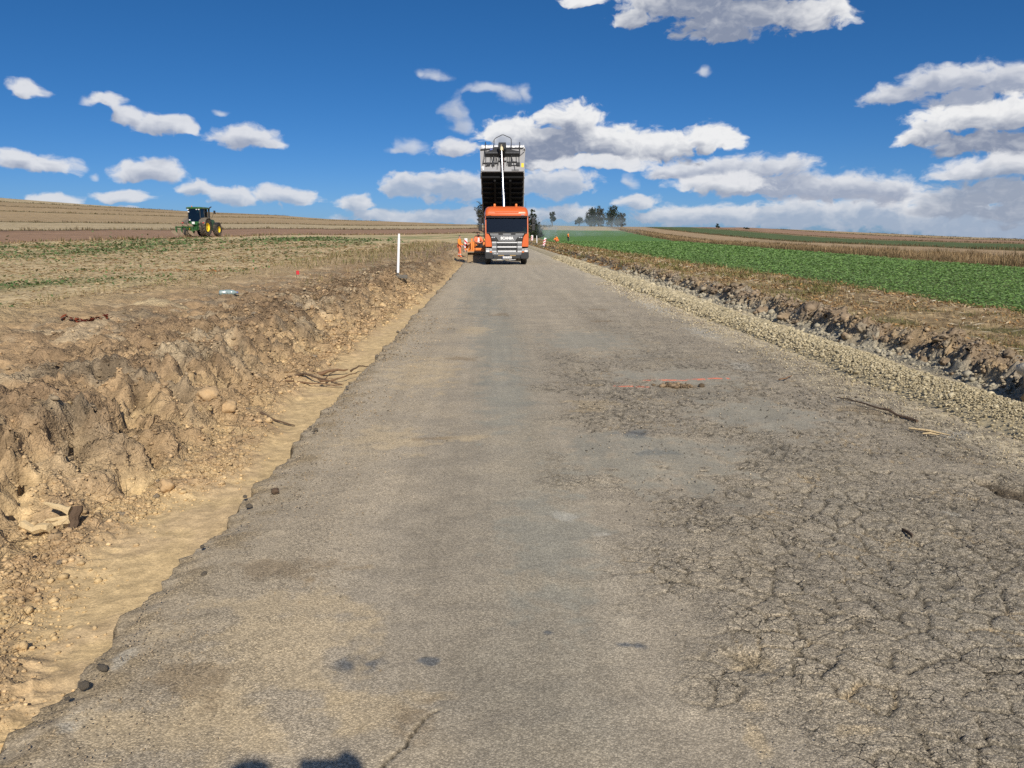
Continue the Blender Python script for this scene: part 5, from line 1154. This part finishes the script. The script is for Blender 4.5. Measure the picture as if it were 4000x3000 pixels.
# loader driver
sit = dict(pelvis=(0, .12, .95), chest=(0, .10, 1.30), neck=(0, .06, 1.50), head=(0, .02, 1.63), face=(0, -1, -.1),
           shoulder=((-.19, .09, 1.40), (.19, .09, 1.40)), elbow=((-.27, -.06, 1.16), (.27, -.06, 1.16)), wrist=((-.15, -.30, 1.12), (.15, -.30, 1.12)),
           hip=((-.10, .10, .92), (.10, .10, .92)), knee=((-.16, -.34, .95), (.16, -.34, .95)), ankle=((-.16, -.40, .55), (.16, -.40, .55)), toe=((-.17, -.56, .50), (.17, -.56, .50)))
pd = person((-.78, 53.1, .10), rad(12), 'person with dark beard and cap in orange jacket driving the small loader', sit, M_HIVIS2, M_NAVY, M_HAIR, bands=False)
MB().prism([(-.07, 1.08), (.07, 1.08), (.05, 1.40), (-.05, 1.40)], -.085, -.06, 'y').build('shirt', M_WHT, pd); MB().prism([(-.07, 1.50), (.07, 1.50), (.05, 1.62), (-.05, 1.62)], -.11, -.06, 'y').build('beard', M_HAIR, pd)
# two workers far along the right verge
zz = float(land(np.array([14.6]), np.array([152.]))[0])
person((14.6, 152, zz-.15), rad(60), 'person in black trousers and orange vest standing at the edge of the crop', stand(arms=((-.22, -.2, 1.45), (.24, -.1, .9)), elb=((-.30, -.12, 1.22), (.28, .02, 1.1))), M_HIVIS, M_NAVY, M_HAIR, bands=False)
crouch = dict(pelvis=(0, .12, .38), chest=(0, -.06, .68), neck=(0, -.14, .86), head=(0, -.20, .97), face=(0, -1, -.3), shoulder=((-.18, -.08, .78), (.18, -.08, .78)), elbow=((-.26, -.30, .60), (.26, -.30, .60)), wrist=((-.14, -.50, .42), (.14, -.50, .42)),
              hip=((-.10, .10, .36), (.10, .10, .36)), knee=((-.18, -.30, .46), (.18, -.30, .46)), ankle=((-.14, -.06, .09), (.14, -.06, .09)), toe=((-.16, -.24, .035), (.16, -.24, .035)))
person((10.7, 130, .32), rad(-70), 'person in orange clothes crouching low in the dry grass of the verge', crouch, M_HIVIS, M_HIVIS2, M_HAIR, bands=False)
# the photographer, whose raised phone and hand throw the shadow at the bottom of the picture
hold = stand(); hold.update(elbow=((-.42, -.05, 1.36), (.28, .03, 1.10)), wrist=((-.345, -.01, 1.63), (.30, -.02, .82)), hand=((-.325, -.015, 1.78), (.31, -.04, .66)), face=(0, -1, 0))
ph_ = person((-.27, -.09, 0), rad(180), 'person holding up a phone beside the head, seen only as a shadow on the asphalt', hold, M_NAVY, M_NAVY, None, bands=False, curl=1.0)
ph_.scale = (1.07, 1.07, 1.07)
tag(MB().box(-.105, .075, -.065, -.052, 1.79, 1.878).build('phone', M_BLK, None, bevel=.008), 'black phone held up level in one raised hand', 'phone')

# ================================================================== LOADER
M_LOR = mat_plain('loader_orange', (.80, .24, .035), .5, var=.1, scale=3, dust=.3)
M_MUD = mat_plain('muddy_orange', (.42, .26, .12), .8, var=.3, scale=5, dust=.85, bump=.4)
def build_loader():
    T = empty('wheel_loader', (-.80, 50.6, -.01), rad(-4), 'small orange wheel loader with a muddy bucket beside the truck', 'loader')
    bk = MB().prism([(-.10, .62), (.0, .70), (.28, .66), (.36, .40), (.30, .12), (.05, .02), (-.38, .0), (-.38, .025), (.04, .06), (.25, .15), (.30, .40), (.23, .60), (-.0, .64)], -.62, .62, 'x').build('bucket', M_MUD, T)
    for s in (-1, 1): MB().prism([(-.10, .63), (.0, .71), (.29, .67), (.37, .40), (.31, .11), (.05, .01), (-.38, -.01)], s*.62, s*.65, 'x').build('bucket_side', M_MUD, bk)
    MB().box(-.64, .64, -.03, .26, .68, .745).build('bucket_lip', M_LOR, bk)
    MB().prism([(-.36, .03), (.02, .07), (.24, .16), (.27, .40), (.2, .50), (-.15, .35)], -.60, .60, 'x').build('soil_load', mat_plain('soil_load', (.30, .215, .125), .95, var=.3, bump=.8), bk)
    for s in (-1, 1):
        MB().prism([(.33, .30), (.40, .42), (1.05, 1.25), (1.75, 1.35), (1.75, 1.22), (1.15, 1.10), (.50, .30)], s*.34-.045, s*.34+.045, 'x').build('lift_arm', M_LOR, T, bevel=.01)
        MB().tube([(s*.34, .75, .55), (s*.34, 1.3, 1.12)], .04, 8).build('hydraulic_ram', M_CHR, T)
        MB().prism([(.95, .5), (1.1, 1.45), (1.25, 1.48), (1.2, .5)], s*.46-.06, s*.46+.06, 'x').build('side_frame', M_LOR, T, bevel=.02)
        wheel(T, (s*.52, 1.05, .36), .36, .26, .19, M_LOR, 14, s); wheel(T, (s*.52, 2.45, .36), .36, .26, .19, M_LOR, 14, s)
    MB().box(-.40, .40, .85, 1.75, .35, .62).build('front_frame', M_LOR, T, bevel=.02)
    MB().box(-.45, .45, 1.85, 3.1, .45, .86).prism([(2.45, .86), (2.55, 1.22), (3.1, 1.15), (3.15, .86)], -.45, .45, 'x').build('engine_hood', M_LOR, T, bevel=.04)
    MB().box(-.25, .25, 2.35, 2.7, .86, 1.0).box(-.25, .25, 2.66, 2.78, .95, 1.45).build('seat', M_BLK, T, bevel=.03)
    MB().tube([(-.42, 2.75, .9), (-.42, 2.75, 1.55), (-.35, 2.75, 1.62), (.35, 2.75, 1.62), (.42, 2.75, 1.55), (.42, 2.75, .9)], .03, 8).build('roll_bar', M_BLK, T)
    MB().tube([(0, 2.05, .86), (0, 2.2, 1.12)], .025, 6).tube([(.17*math.cos(t), 2.22+.08*math.sin(t), 1.14+.14*math.sin(t)) for t in [2*math.pi*k/12 for k in range(13)]], .014, 5).build('steering_wheel', M_BLK, T)
    MB().tube([(.30, 1.2, 1.25), (.42, 1.15, 1.55), (.62, 1.1, 1.66), (.70, 1.05, 1.5)], .022, 6).tube([(-.2, .5, .6), (-.22, .8, 1.0), (-.2, 1.2, 1.2)], .015, 5).build('hydraulic_hose', M_BLK, T)
    MB().lathe([(.02, -.05), (.08, -.04), (.08, .04)], (.40, 1.0, 1.40), 'y', 12).build('work_lamp', M_YEL, T)
build_loader()
# ================================================================== SIGNS, POSTS, LITTER
M_POST = mat_plain('white_plastic', (.82, .83, .84), .45, var=.05, dust=.05)
M_SRED = mat_plain('sign_red', (.60, .03, .04), .45, var=.05)
M_BASE = mat_plain('recycled_rubber', (.11, .11, .10), .8, var=.2, dust=.3)
def board(loc, rz, roll, label, h, w, up=True, base=True, lean=0.0):
    T = empty('warning_board', loc, rz, label, 'sign', 'red and white warning boards beside the roadworks'); T.rotation_euler = (lean, roll, rz)
    p = MB().box(-w/2, w/2, -.02, .02, .12, .12+h).build('panel', M_POST, T, bevel=.01)
    n = 3
    for k in range(n):                                  # slanting red stripes cut to the panel's outline
        zc = .12+h*(k+.35)/n; st = h/n*.5; sl = w*1.0*(1 if up else -1)
        zs = [(-w/2, zc+sl/2), (w/2, zc-sl/2), (w/2, zc-sl/2-st), (-w/2, zc+sl/2-st)]
        zs = [(x, min(max(z, .12), .12+h)) for x, z in zs]
        MB().prism(zs, -.0245, -.021, 'y').build('stripe', M_SRED, p)
    MB().tube([(0, .03, 0), (0, .03, .12+h*.9)], .02, 6).build('pole', M_BASE, T)
    if base: MB().box(-.22, .22, -.35, .35, -.02, .09).build('base', M_BASE, T, bevel=.02)
    return T
zb = float(land(np.array([-2.9]), np.array([69.]))[0])
board((-2.07, 69, .22), rad(2), 0, 'upright red and white striped board between the standing worker and the loader', 1.02, .26, up=True)
board((6.5, 99, .15), rad(-14), rad(11), 'red and white striped board leaning to one side on the right verge', .98, .27, up=False, lean=rad(-6))
board((7.75, 152, .30), rad(5), rad(2), 'small distant red and white striped board in front of the dark bushes', .98, .27, up=True)
def marker(loc, label, h, w, lean, base):
    T = empty('marker_post', loc, rad(6), label, 'post', 'white plastic marker posts'); T.rotation_euler = (0, lean, rad(6))
    MB().box(-w/2, w/2, -.03, .03, .10, h*.90).prism([(-w/2, h*.90), (w/2, h*.90), (w/2*.75, h), (-w/2*.75, h)], -.03, .03, 'y').build('post', M_POST, T, bevel=.012)
    MB().box(-w*.35, w*.35, -.02, .02, .0, .10).build('foot', M_BASE, T)
    if base: MB().box(-.26, .30, -.16, .16, -.06, .045).build('base', M_BASE, T, bevel=.02)
marker((-2.92, 25.5, bank_z(-2.92, 25.5)+.05), 'white marker post in a grey rubber foot on the left bank', 1.32, .075, rad(3.0), True)
marker((6.9, 120, .25), 'tall white marker post standing next to the leaning striped board', 1.2, .10, rad(-2), False)
marker((8.15, 156, .25), 'short white marker post right beside the small distant striped board', 1.15, .11, rad(1), False)
M_WOOD = mat_plain('bleached_wood', (.60, .46, .26), .8, var=.25, scale=18, bump=.5)
M_BARK = mat_plain('dark_bark', (.11, .072, .045), .9, var=.35, scale=20, bump=.6)
M_ROOT = mat_plain('brown_root', (.20, .12, .065), .85, var=.3, scale=20, bump=.4)
def limb(pts, r, jit=.012, seed=0, n=6):
    rr = random.Random(seed); out = []
    for i in range(len(pts)-1):
        for k in range(3):
            t = k/3; out.append(Vector(pts[i]).lerp(Vector(pts[i+1]), t)+Vector((rr.uniform(-jit, jit), rr.uniform(-jit, jit), rr.uniform(-jit*.6, jit*.6))))
    out.append(Vector(pts[-1])); m = len(out); rs = [max(r[0]+(r[1]-r[0])*i/(m-1), .002)*rr.uniform(.85, 1.15) for i in range(m)]
    return out, rs
def tz(x, y): return bank_z(x, y)
# split root stump in the trench
S = empty('root_stump', (-2.93, 5.40, tz(-2.9, 5.4)), 0, 'split pale tree root with a dark end lying in the trench bottom', 'root')
for nm, pts, r, m, sd_ in (('splinter', [(-.02, .02, .10), (-.10, .03, .13), (-.22, .06, .15)], (.035, .012), M_WOOD, 1), ('splinter', [(.0, -.02, .05), (-.12, -.05, .03), (-.29, -.09, .015)], (.032, .004), M_WOOD, 2), ('splinter', [(-.02, .0, .06), (-.10, -.02, .06), (-.18, -.03, .05)], (.026, .006), M_WOOD, 3),
                          ('stub', [(.02, -.06, -.02), (.02, -.02, .06), (.03, .02, .14)], (.036, .032), M_BARK, 4), ('stub', [(.0, -.10, -.03), (-.01, -.12, .02)], (.014, .006), M_BARK, 5)):
    p, q = limb(pts, r, .007, sd_, 7); MB().tube(p, q, 7).build(nm, m, S, smooth=True)
def one(name, pts, r, m, label, cat, seed=0, jit=.012, group=None):
    p, q = limb(pts, r, jit, seed); o = MB().tube(p, q, 6).build(name, m, None, smooth=True); return tag(o, label, cat, group)
def lay(pts, dz): return [(x, y, tz(x, y)+z+dz) for x, y, z in pts]
one('root', lay([(-3.24, 5.33, .03), (-3.14, 5.29, .05), (-3.02, 5.27, .04)], .01), (.030, .036), M_WOOD, 'stubby pale root piece at the foot of the bank left of the stump', 'root', 11)
B2 = empty('root_bundle', (-2.5, 11.2, tz(-2.5, 11.2)), 0, 'tangle of long brown roots lying across the sandy trench', 'roots')
rb = [([(-.52, .18, .05), (-.15, .10, .12), (.15, -.05, .07), (.42, -.18, .02)], (.022, .008)), ([(-.50, .08, .03), (.0, -.12, .03), (.45, -.22, .02)], (.015, .006)), ([(-.1, .6, .04), (.12, .75, .06), (.30, .95, .04)], (.035, .010)), ([(.10, -.05, .03), (.18, .05, .10), (.30, .20, .16)], (.012, .006)),
      ([(.2, .1, .03), (.38, .25, .05), (.50, .55, .05)], (.014, .006)), ([(-.2, .3, .02), (.05, .22, .02), (.2, .30, .02)], (.007, .004)), ([(.35, .9, .03), (.45, 1.1, .06), (.58, 1.2, .05)], (.016, .007)), ([(.1, -.1, .05), (.2, -.2, .07), (.32, -.05, .04)], (.02, .006)), ([(-.05, .45, .02), (.15, .15, .02), (.2, -.2, .02)], (.006, .003))]
for i, (pts, r) in enumerate(rb): p, q = limb(pts, r, .018, 20+i); MB().tube(p, q, 6).build('root', M_ROOT if i % 3 else M_BARK, B2, smooth=True)
one('root', lay([(-2.62, 8.98, .02), (-2.45, 8.86, .03), (-2.2, 8.78, .02)], .0), (.016, .006), M_BARK, 'thin dark root lying on the trench sand below the tangle of roots', 'root', 31)
one('stick', [(3.83, 8.55, .02), (3.92, 8.1, .035), (4.02, 7.8, .03), (4.12, 7.42, .012)], (.006, .014), M_BARK, 'long thin dark twig lying on the asphalt by the gravel', 'stick', 32, .015)
one('stick', [(3.55, 9.6, .02), (3.68, 9.68, .03), (3.80, 9.85, .03)], (.010, .006), M_ROOT, 'short brown twig on the asphalt beyond the long twig', 'stick', 33)
for k, (x0, y0, x1, y1, w, lb) in enumerate(((3.88, 7.12, 4.12, 6.85, .020, 'pale splinter of maize stalk nearest the gravel on the asphalt'), (3.90, 6.92, 4.03, 6.87, .014, 'shorter pale splinter just in front of the long one'), (2.05, 2.63, 2.10, 2.66, .008, 'tiny pale splinter in the cracked asphalt at lower right'))):
    tag(MB().tube([(x0, y0, .018), ((x0+x1)/2, (y0+y1)/2+.01, .024), (x1, y1, .016)], [w*.5, w*.75, w*.2], 5).build('wood_splinter', M_WOOD), lb, 'splinter', 'pale splinters lying on the asphalt')
tag(MB().prism([(2.50, 4.44), (2.522, 4.47), (2.525, 4.53), (2.505, 4.57), (2.513, 4.51), (2.508, 4.46)], .012, .03, 'z').build('dead_leaf', M_BARK), 'curled dark dead leaf on the cracked asphalt', 'leaf')
def lump(name, loc, s, m, label, cat, seed, base=None, rough=.35):
    V0, F0 = base or ICO3; V = V0*(1+rough*fbm(V0[:, 0]*1.5+seed, V0[:, 1]*1.5+V0[:, 2]*1.2, 4, 401+seed)[:, None]+rough*.35*lumps(V0[:, 0]+seed, V0[:, 1]+V0[:, 2], .35, 411, .7)[:, None])*np.array(s)
    o = np_mesh(name, V, F0, None, m); o.location = loc; return tag(o, label, cat)
M_CLOD = mat_plain('clod', (.30, .235, .155), .95, var=.45, scale=7, bump=1.0)
M_PALEROCK = mat_plain('pale_rock', (.55, .49, .38), .95, var=.2, scale=5, bump=.9)
lump('boulder', (6.05, 8.42, .33), (.26, .22, .14), M_PALEROCK, 'pale stone on top of the big clod at the right edge', 'stone', 3)
lump('soil_block', (6.12, 8.25, .13), (.36, .26, .26), M_CLOD, 'big dark soil block at the right end of the clod ridge', 'clod', 5)
nm_ = 90; mp = np.stack([2.22+R3.normal(0, .10, nm_), 9.34+R3.normal(0, .06, nm_)-.0, np.zeros(nm_)+.01], -1); mp[:, 1] -= (mp[:, 0]-2.22)*.25
mc = pick([(.20, .145, .09), (.26, .19, .12), (.13, .095, .06)], nm_, .2); mv = rocks(mp, .022*np.exp(R3.normal(0, .4, nm_)), mc, 41)
tag(np_mesh('mud', *mv, STONEM), 'crumbled brown mud dropped on the asphalt by the orange paint', 'mud', kind='stuff')
lump('stone', (-1.52, 5.42, .018), (.028, .026, .022), M_BARK, 'small black stone on the asphalt near the broken edge', 'stone', 9)
M_SANDS = mat_plain('sandstone', (.50, .345, .185), .95, var=.2, scale=6, bump=.7)
lump('stone', (-3.02, 8.45, tz(-3.02, 8.45)+.05), (.11, .09, .08), M_SANDS, 'yellow sandy stone at the foot of the bank, left of the pair', 'stone', 13)
lump('stone', (-2.83, 8.5, tz(-2.83, 8.5)+.04), (.09, .08, .065), M_SANDS, 'yellow sandy stone at the foot of the bank, right of the pair', 'stone', 15)
lump('stone', (-2.66, 6.35, tz(-2.66, 6.35)+.04), (.05, .05, .05), M_SANDS, 'small rounded tan stone at the foot of the bank near the root', 'stone', 17)
# asphalt crumbs broken from the edge
M_TAR = mat_plain('asphalt_chunk', (.22, .185, .14), .95, var=.35, scale=12, bump=.9)
RC = random.Random(5); first = None
for k in range(16):
    y = RC.choice([4.15, 4.15, 4.2, 3.05, 7.3, 11.7, 11.8, 5.2, 9.2, 14.5])+RC.gauss(0, .12); x = float(edge_l(np.array([y]))[0])+abs(RC.gauss(.05, .09)); s = RC.uniform(.010, .026)*(1+.08*y)
    if first is None:
        V0, F0 = ICO1; me = np_mesh('asphalt_chunk', V0*(1+.3*(R3.rand(12, 1)-.5)), F0, None, M_TAR); first = me; o = me
    else: o = first.copy(); COL.objects.link(o)
    o.location = (x, y, s*.3); o.scale = (s, s*RC.uniform(.6, 1.2), s*RC.uniform(.4, .7)); o.rotation_euler = (RC.uniform(-.5, .5), RC.uniform(-.5, .5), RC.uniform(0, 6))
    tag(o, 'dark chunk of asphalt crumbled from the broken left road edge', 'asphalt chunk', 'asphalt chunks along the broken road edge')
# drink bottle and survey flag
bz = tz(-6.05, 18.66)+.06
bt = empty('plastic_bottle', (-6.05, 18.66, bz), rad(10), 'crushed clear blue plastic bottle lying on the dirt', 'bottle')
M_PET = mat_plain('blue_plastic_film', (.25, .33, .33), .2, var=.2, scale=20, spec=.8)
MB().lathe([(.03, -.20), (.062, -.18), (.066, -.05), (.052, .0), (.066, .06), (.060, .12), (.022, .19)], (0, 0, 0), 'x', 14).build('bottle_body', M_PET, bt, smooth=True)
MB().lathe([(.024, .19), (.024, .225)], (0, 0, 0), 'x', 10).build('bottle_cap', M_BLUE, bt); MB().lathe([(.069, -.05), (.069, .05)], (0, 0, 0), 'x', 14).build('bottle_wrap', M_PET, bt)
fl = empty('survey_flag', (-5.96, 24.9, tz(-5.96, 24.9)), 0, 'small red marker flag stuck in the dirt', 'flag')
MB().tube([(0, 0, -.05), (0, 0, .25)], .006, 5).build('wire', M_BARK, fl); MB().box(0, .09, -.004, .004, .13, .25).build('cloth', M_SRED, fl)
def leafpile(x, y, sx, sy, n, cols, label, name):
    P = np.stack([x+R3.normal(0, sx, n), y+R3.normal(0, sy, n), np.zeros(n)], -1)
    for i in range(n): P[i, 2] = (tz(P[i, 0], P[i, 1]) if P[i, 0] > -9.5 else float(land(P[i:i+1, 0], P[i:i+1, 1])[0]))+U(1, .01, .07)[0]
    V = diamonds(P, U(n, .03, .07), U(n, .015, .03), U(n, 0, 6.28), U(n, -.3, .8), U(n, -.6, .6), pick(cols, n, .2)); tag(np_mesh(name, *V, DRYM), label, 'leaves', kind='stuff')
leafpile(-6.47, 12.96, .16, .05, 150, [(.16, .03, .02), (.22, .06, .03), (.10, .03, .02)], 'dark red dried leaves lying on the dirt', 'red_leaves')
leafpile(-10.6, 30.2, .9, .25, 160, [(.38, .17, .06), (.30, .13, .05)], 'rusty dead plants on the pale field', 'rusty_leaves')
leafpile(-13.5, 30.5, 1.6, .25, 160, [(.38, .20, .08), (.30, .15, .06)], 'patch of reddish dead plants further left on the pale field', 'rusty_leaves')

# ================================================================== TREES AND BUSHES
M_TBARK = mat_plain('tree_bark', (.06, .048, .036), .95, var=.3, scale=3)
M_TLEAF = mat_attr('tree_leaf', rough=.6, spec=.3, transl=.2)
def tree(name, loc, label, cat, lobes, n, ls, cols, trunk_h, trunk_r, seed=0, group=None):
    """lobes: (dx, dy, z, rx, rz) ellipsoids filled with clustered leaves"""
    rs = np.random.RandomState(seed); T = empty(name, loc, 0, label, cat, group)
    mb = MB(); c0 = Vector((0, 0, 0)); top = Vector((rs.uniform(-.2, .2), 0, trunk_h)); mb.tube([c0-Vector((0, 0, .3)), c0.lerp(top, .5)+Vector((rs.uniform(-.1, .1), 0, 0)), top], [trunk_r*1.3, trunk_r, trunk_r*.7], 8)
    for (dx, dy, z, rx, rz) in lobes:
        for k in range(3):
            e = Vector((dx+rs.uniform(-.6, .6)*rx, dy+rs.uniform(-.6, .6)*rx, z+rs.uniform(-.3, .6)*rz)); m = top.lerp(e, .5)+Vector((0, 0, .1*rz)); mb.tube([top*.75, m, e], [trunk_r*.5, trunk_r*.3, trunk_r*.1], 5)
    mb.build('trunk', M_TBARK, T, smooth=True)
    tot = sum(l[3]**2*l[4] for l in lobes); Ps = []; Cs = []
    for (dx, dy, z, rx, rz) in lobes:
        m = int(n*rx*rx*rz/tot); nc = max(6, m//26)
        d = rs.normal(size=(nc, 3)); d /= np.linalg.norm(d, axis=1)[:, None]; cc = d*(rs.rand(nc, 1)**.45)*np.array([rx, rx, rz])+np.array([dx, dy, z])
        ci = rs.randint(0, nc, m); p = cc[ci]+rs.normal(size=(m, 3))*min(rx, rz)*.15; Ps.append(p)
        tone = rs.uniform(.6, 1.35, nc)[ci]; Cs.append(np.array(cols)[rs.randint(0, len(cols), m)]*(tone*rs.uniform(.8, 1.2, m))[:, None])
    P = np.concatenate(Ps); C = np.concatenate(Cs); m = len(P); u = lambda a, b: rs.uniform(a, b, m)
    V, F, c = diamonds(P, ls*u(.6, 1.4), ls*.6*u(.6, 1.4), u(0, 6.28), u(-1.2, 1.2), u(-1, 1), C)
    np_mesh('crown', V, F, c, M_TLEAF, T); return T
def lz(x, y): return float(land(np.array([x]), np.array([y]))[0])
DG = [(.030, .050, .018), (.045, .060, .022), (.055, .055, .025), (.025, .040, .018)]
BR = [(.060, .058, .028), (.080, .070, .034), (.045, .050, .022), (.095, .075, .040)]
def at_px(px, d): return ((px-2000)/3121.*d+math.tan(rad(1.53))*d)
def trees():
    d = 200; x = at_px(1893, d); z = lz(x, d)
    tree('tree', (x, d, z), 'dark leafy tree half hidden behind the left side of the truck', 'tree', [(0, 0, 4.2, 1.9, 2.0), (-.5, .3, 6.0, 1.6, 1.6), (-.9, 0, 3.0, 1.3, 1.3), (.4, 0, 7.0, 1.1, 1.2)], 2600, .17, BR, 3.0, .16, 1)
    d = 182; x = at_px(2078, d); z = lz(x, d)
    tree('tree', (x, d, z), 'dark pointed tree rising behind the right mirror of the truck', 'tree', [(0, 0, 3.2, 1.5, 1.9), (.1, 0, 5.2, .85, 1.4), (.9, 0, 2.6, 1.0, 1.2)], 2200, .15, DG, 2.4, .14, 2)
    for i, (px, dd, h, w, lb) in enumerate(((2088, 176, 3.2, 1.9, 'dense dark bush close beside the truck on the right'), (2102, 184, 2.7, 1.5, 'rounded dark bush at the right end of the bushes behind the truck'))):
        x = at_px(px, dd); z = lz(x, dd); tree('bush', (x, dd, z-.1), lb, 'bush', [(0, 0, h*.5, w*.75, h*.5), (w*.4, 0, h*.35, w*.5, h*.38), (-w*.4, .2, h*.42, w*.5, h*.42)], 1700, .13, DG, h*.4, .08, 10+i)
    d = 400; x = at_px(2154, d); z = lz(x, d)
    tree('tree', (x, d, z-.2), 'lone slim tree on the skyline right of the truck', 'tree', [(.2, 0, 5.3, 1.6, 1.9), (-.2, 0, 6.8, 1.2, 1.0), (.7, 0, 4.0, 1.5, 1.0), (-.3, 0, 3.0, .9, 1.0)], 1500, .26, DG, 3.2, .22, 3)
    d = 430; x = at_px(2257, d); z = lz(x, d)
    tree('tree', (x, d, z-.2), 'small round tree just left of the big clump on the skyline', 'tree', [(0, 0, 3.0, 2.3, 1.9), (-1.0, 0, 2.4, 1.5, 1.3), (.9, 0, 3.4, 1.4, 1.4)], 1400, .27, DG, 2.0, .22, 4)
    for i, (px, h, w, lb) in enumerate(((2306, 10.6, 3.4, 'leftmost broad tree of the skyline clump'), (2333, 11.3, 3.3, 'tall brownish tree in the left half of the skyline clump'), (2384, 11.9, 3.8, 'tallest domed tree of the skyline clump'), (2420, 8.6, 3.0, 'lowest and rightmost tree of the skyline clump with a thin loose crown'))):
        dd = 432+(i % 2)*6; x = at_px(px, dd); z = lz(x, dd)
        tree('tree', (x, dd, z-.3), lb, 'tree', [(0, 0, h*.50, w, h*.36), (w*.1, 0, h*.76, w*.78, h*.24), (-w*.5, 0, h*.34, w*.7, h*.30), (w*.5, 0, h*.32, w*.7, h*.30), (0, 0, h*.2, w*.9, h*.2)], 3400 if i < 3 else 1700, .32, BR if i in (1, 3) else DG, h*.35, .38, 5+i, 'trees of the skyline clump')
    for i, (px, dd, h, w, lb, cl) in enumerate(((2108, 380, 1.5, 2.6, 'low yellowish shrub on the skyline beside the dark bushes', [(.16, .14, .05), (.20, .16, .06)]), (2135, 384, 1.3, 2.2, 'low olive shrub on the skyline below the lone tree', [(.12, .12, .045), (.16, .13, .05)]), (2795, 400, 2.2, .9, 'small lone sapling on the pale skyline field', DG), (1180*0+2905, 360, .9, 1.5, 'low dark bush on a field boundary at the right', DG))):
        x = at_px(px, dd); tree('bush', (x, dd, lz(x, dd)-.15), lb, 'bush', [(0, 0, h*.5, w, h*.55), (w*.5, 0, h*.4, w*.6, h*.45)], 420, .22, cl, h*.4, .08, 20+i)
trees()

# ================================================================== SMOKE drifting across the road works
def smoke():
    m = bpy.data.materials.new('blue_smoke'); m.use_nodes = True; t = m.node_tree; t.nodes.clear(); h = NT(t)
    o = h.n('ShaderNodeTexCoord').outputs['Object']
    out = h.n('ShaderNodeOutputMaterial'); v = h.n('ShaderNodeVolumePrincipled'); v.inputs['Color'].default_value = (.62, .70, .82, 1)
    fall = h.ss(h.vm('LENGTH', o), 1.0, .15)
    n = h.noise(h.vm('MULTIPLY', o, (3.2, 1.5, 2.0)), 1.3, 4, .6)
    h.put(v.inputs['Density'], h.math('MULTIPLY', h.math('MULTIPLY', fall, h.ss(n, .38, .70)), .040))
    t.links.new(v.outputs[0], out.inputs['Volume'])
    mb = MB(); V0, F0 = ICO3
    o1 = np_mesh('smoke', V0, F0, None, m); o1.location = (24, 205, 3.6); o1.scale = (20, 26, 5.2)
    tag(o1, 'thin bluish smoke drifting low over the crop beyond the truck', 'smoke', kind='stuff')
    m2 = m.copy(); m2.node_tree.nodes
    o2 = np_mesh('smoke', V0, F0, None, m2); o2.location = (12.5, 172, 2.3); o2.scale = (3.4, 10, 3.2)
    for nd in m2.node_tree.nodes:
        if nd.type == 'MATH' and nd.operation == 'MULTIPLY' and abs(nd.inputs[1].default_value-.040) < 1e-4: nd.inputs[1].default_value = .16
    tag(o2, 'denser puff of bluish smoke rising by the dark bushes', 'smoke', kind='stuff')
smoke()
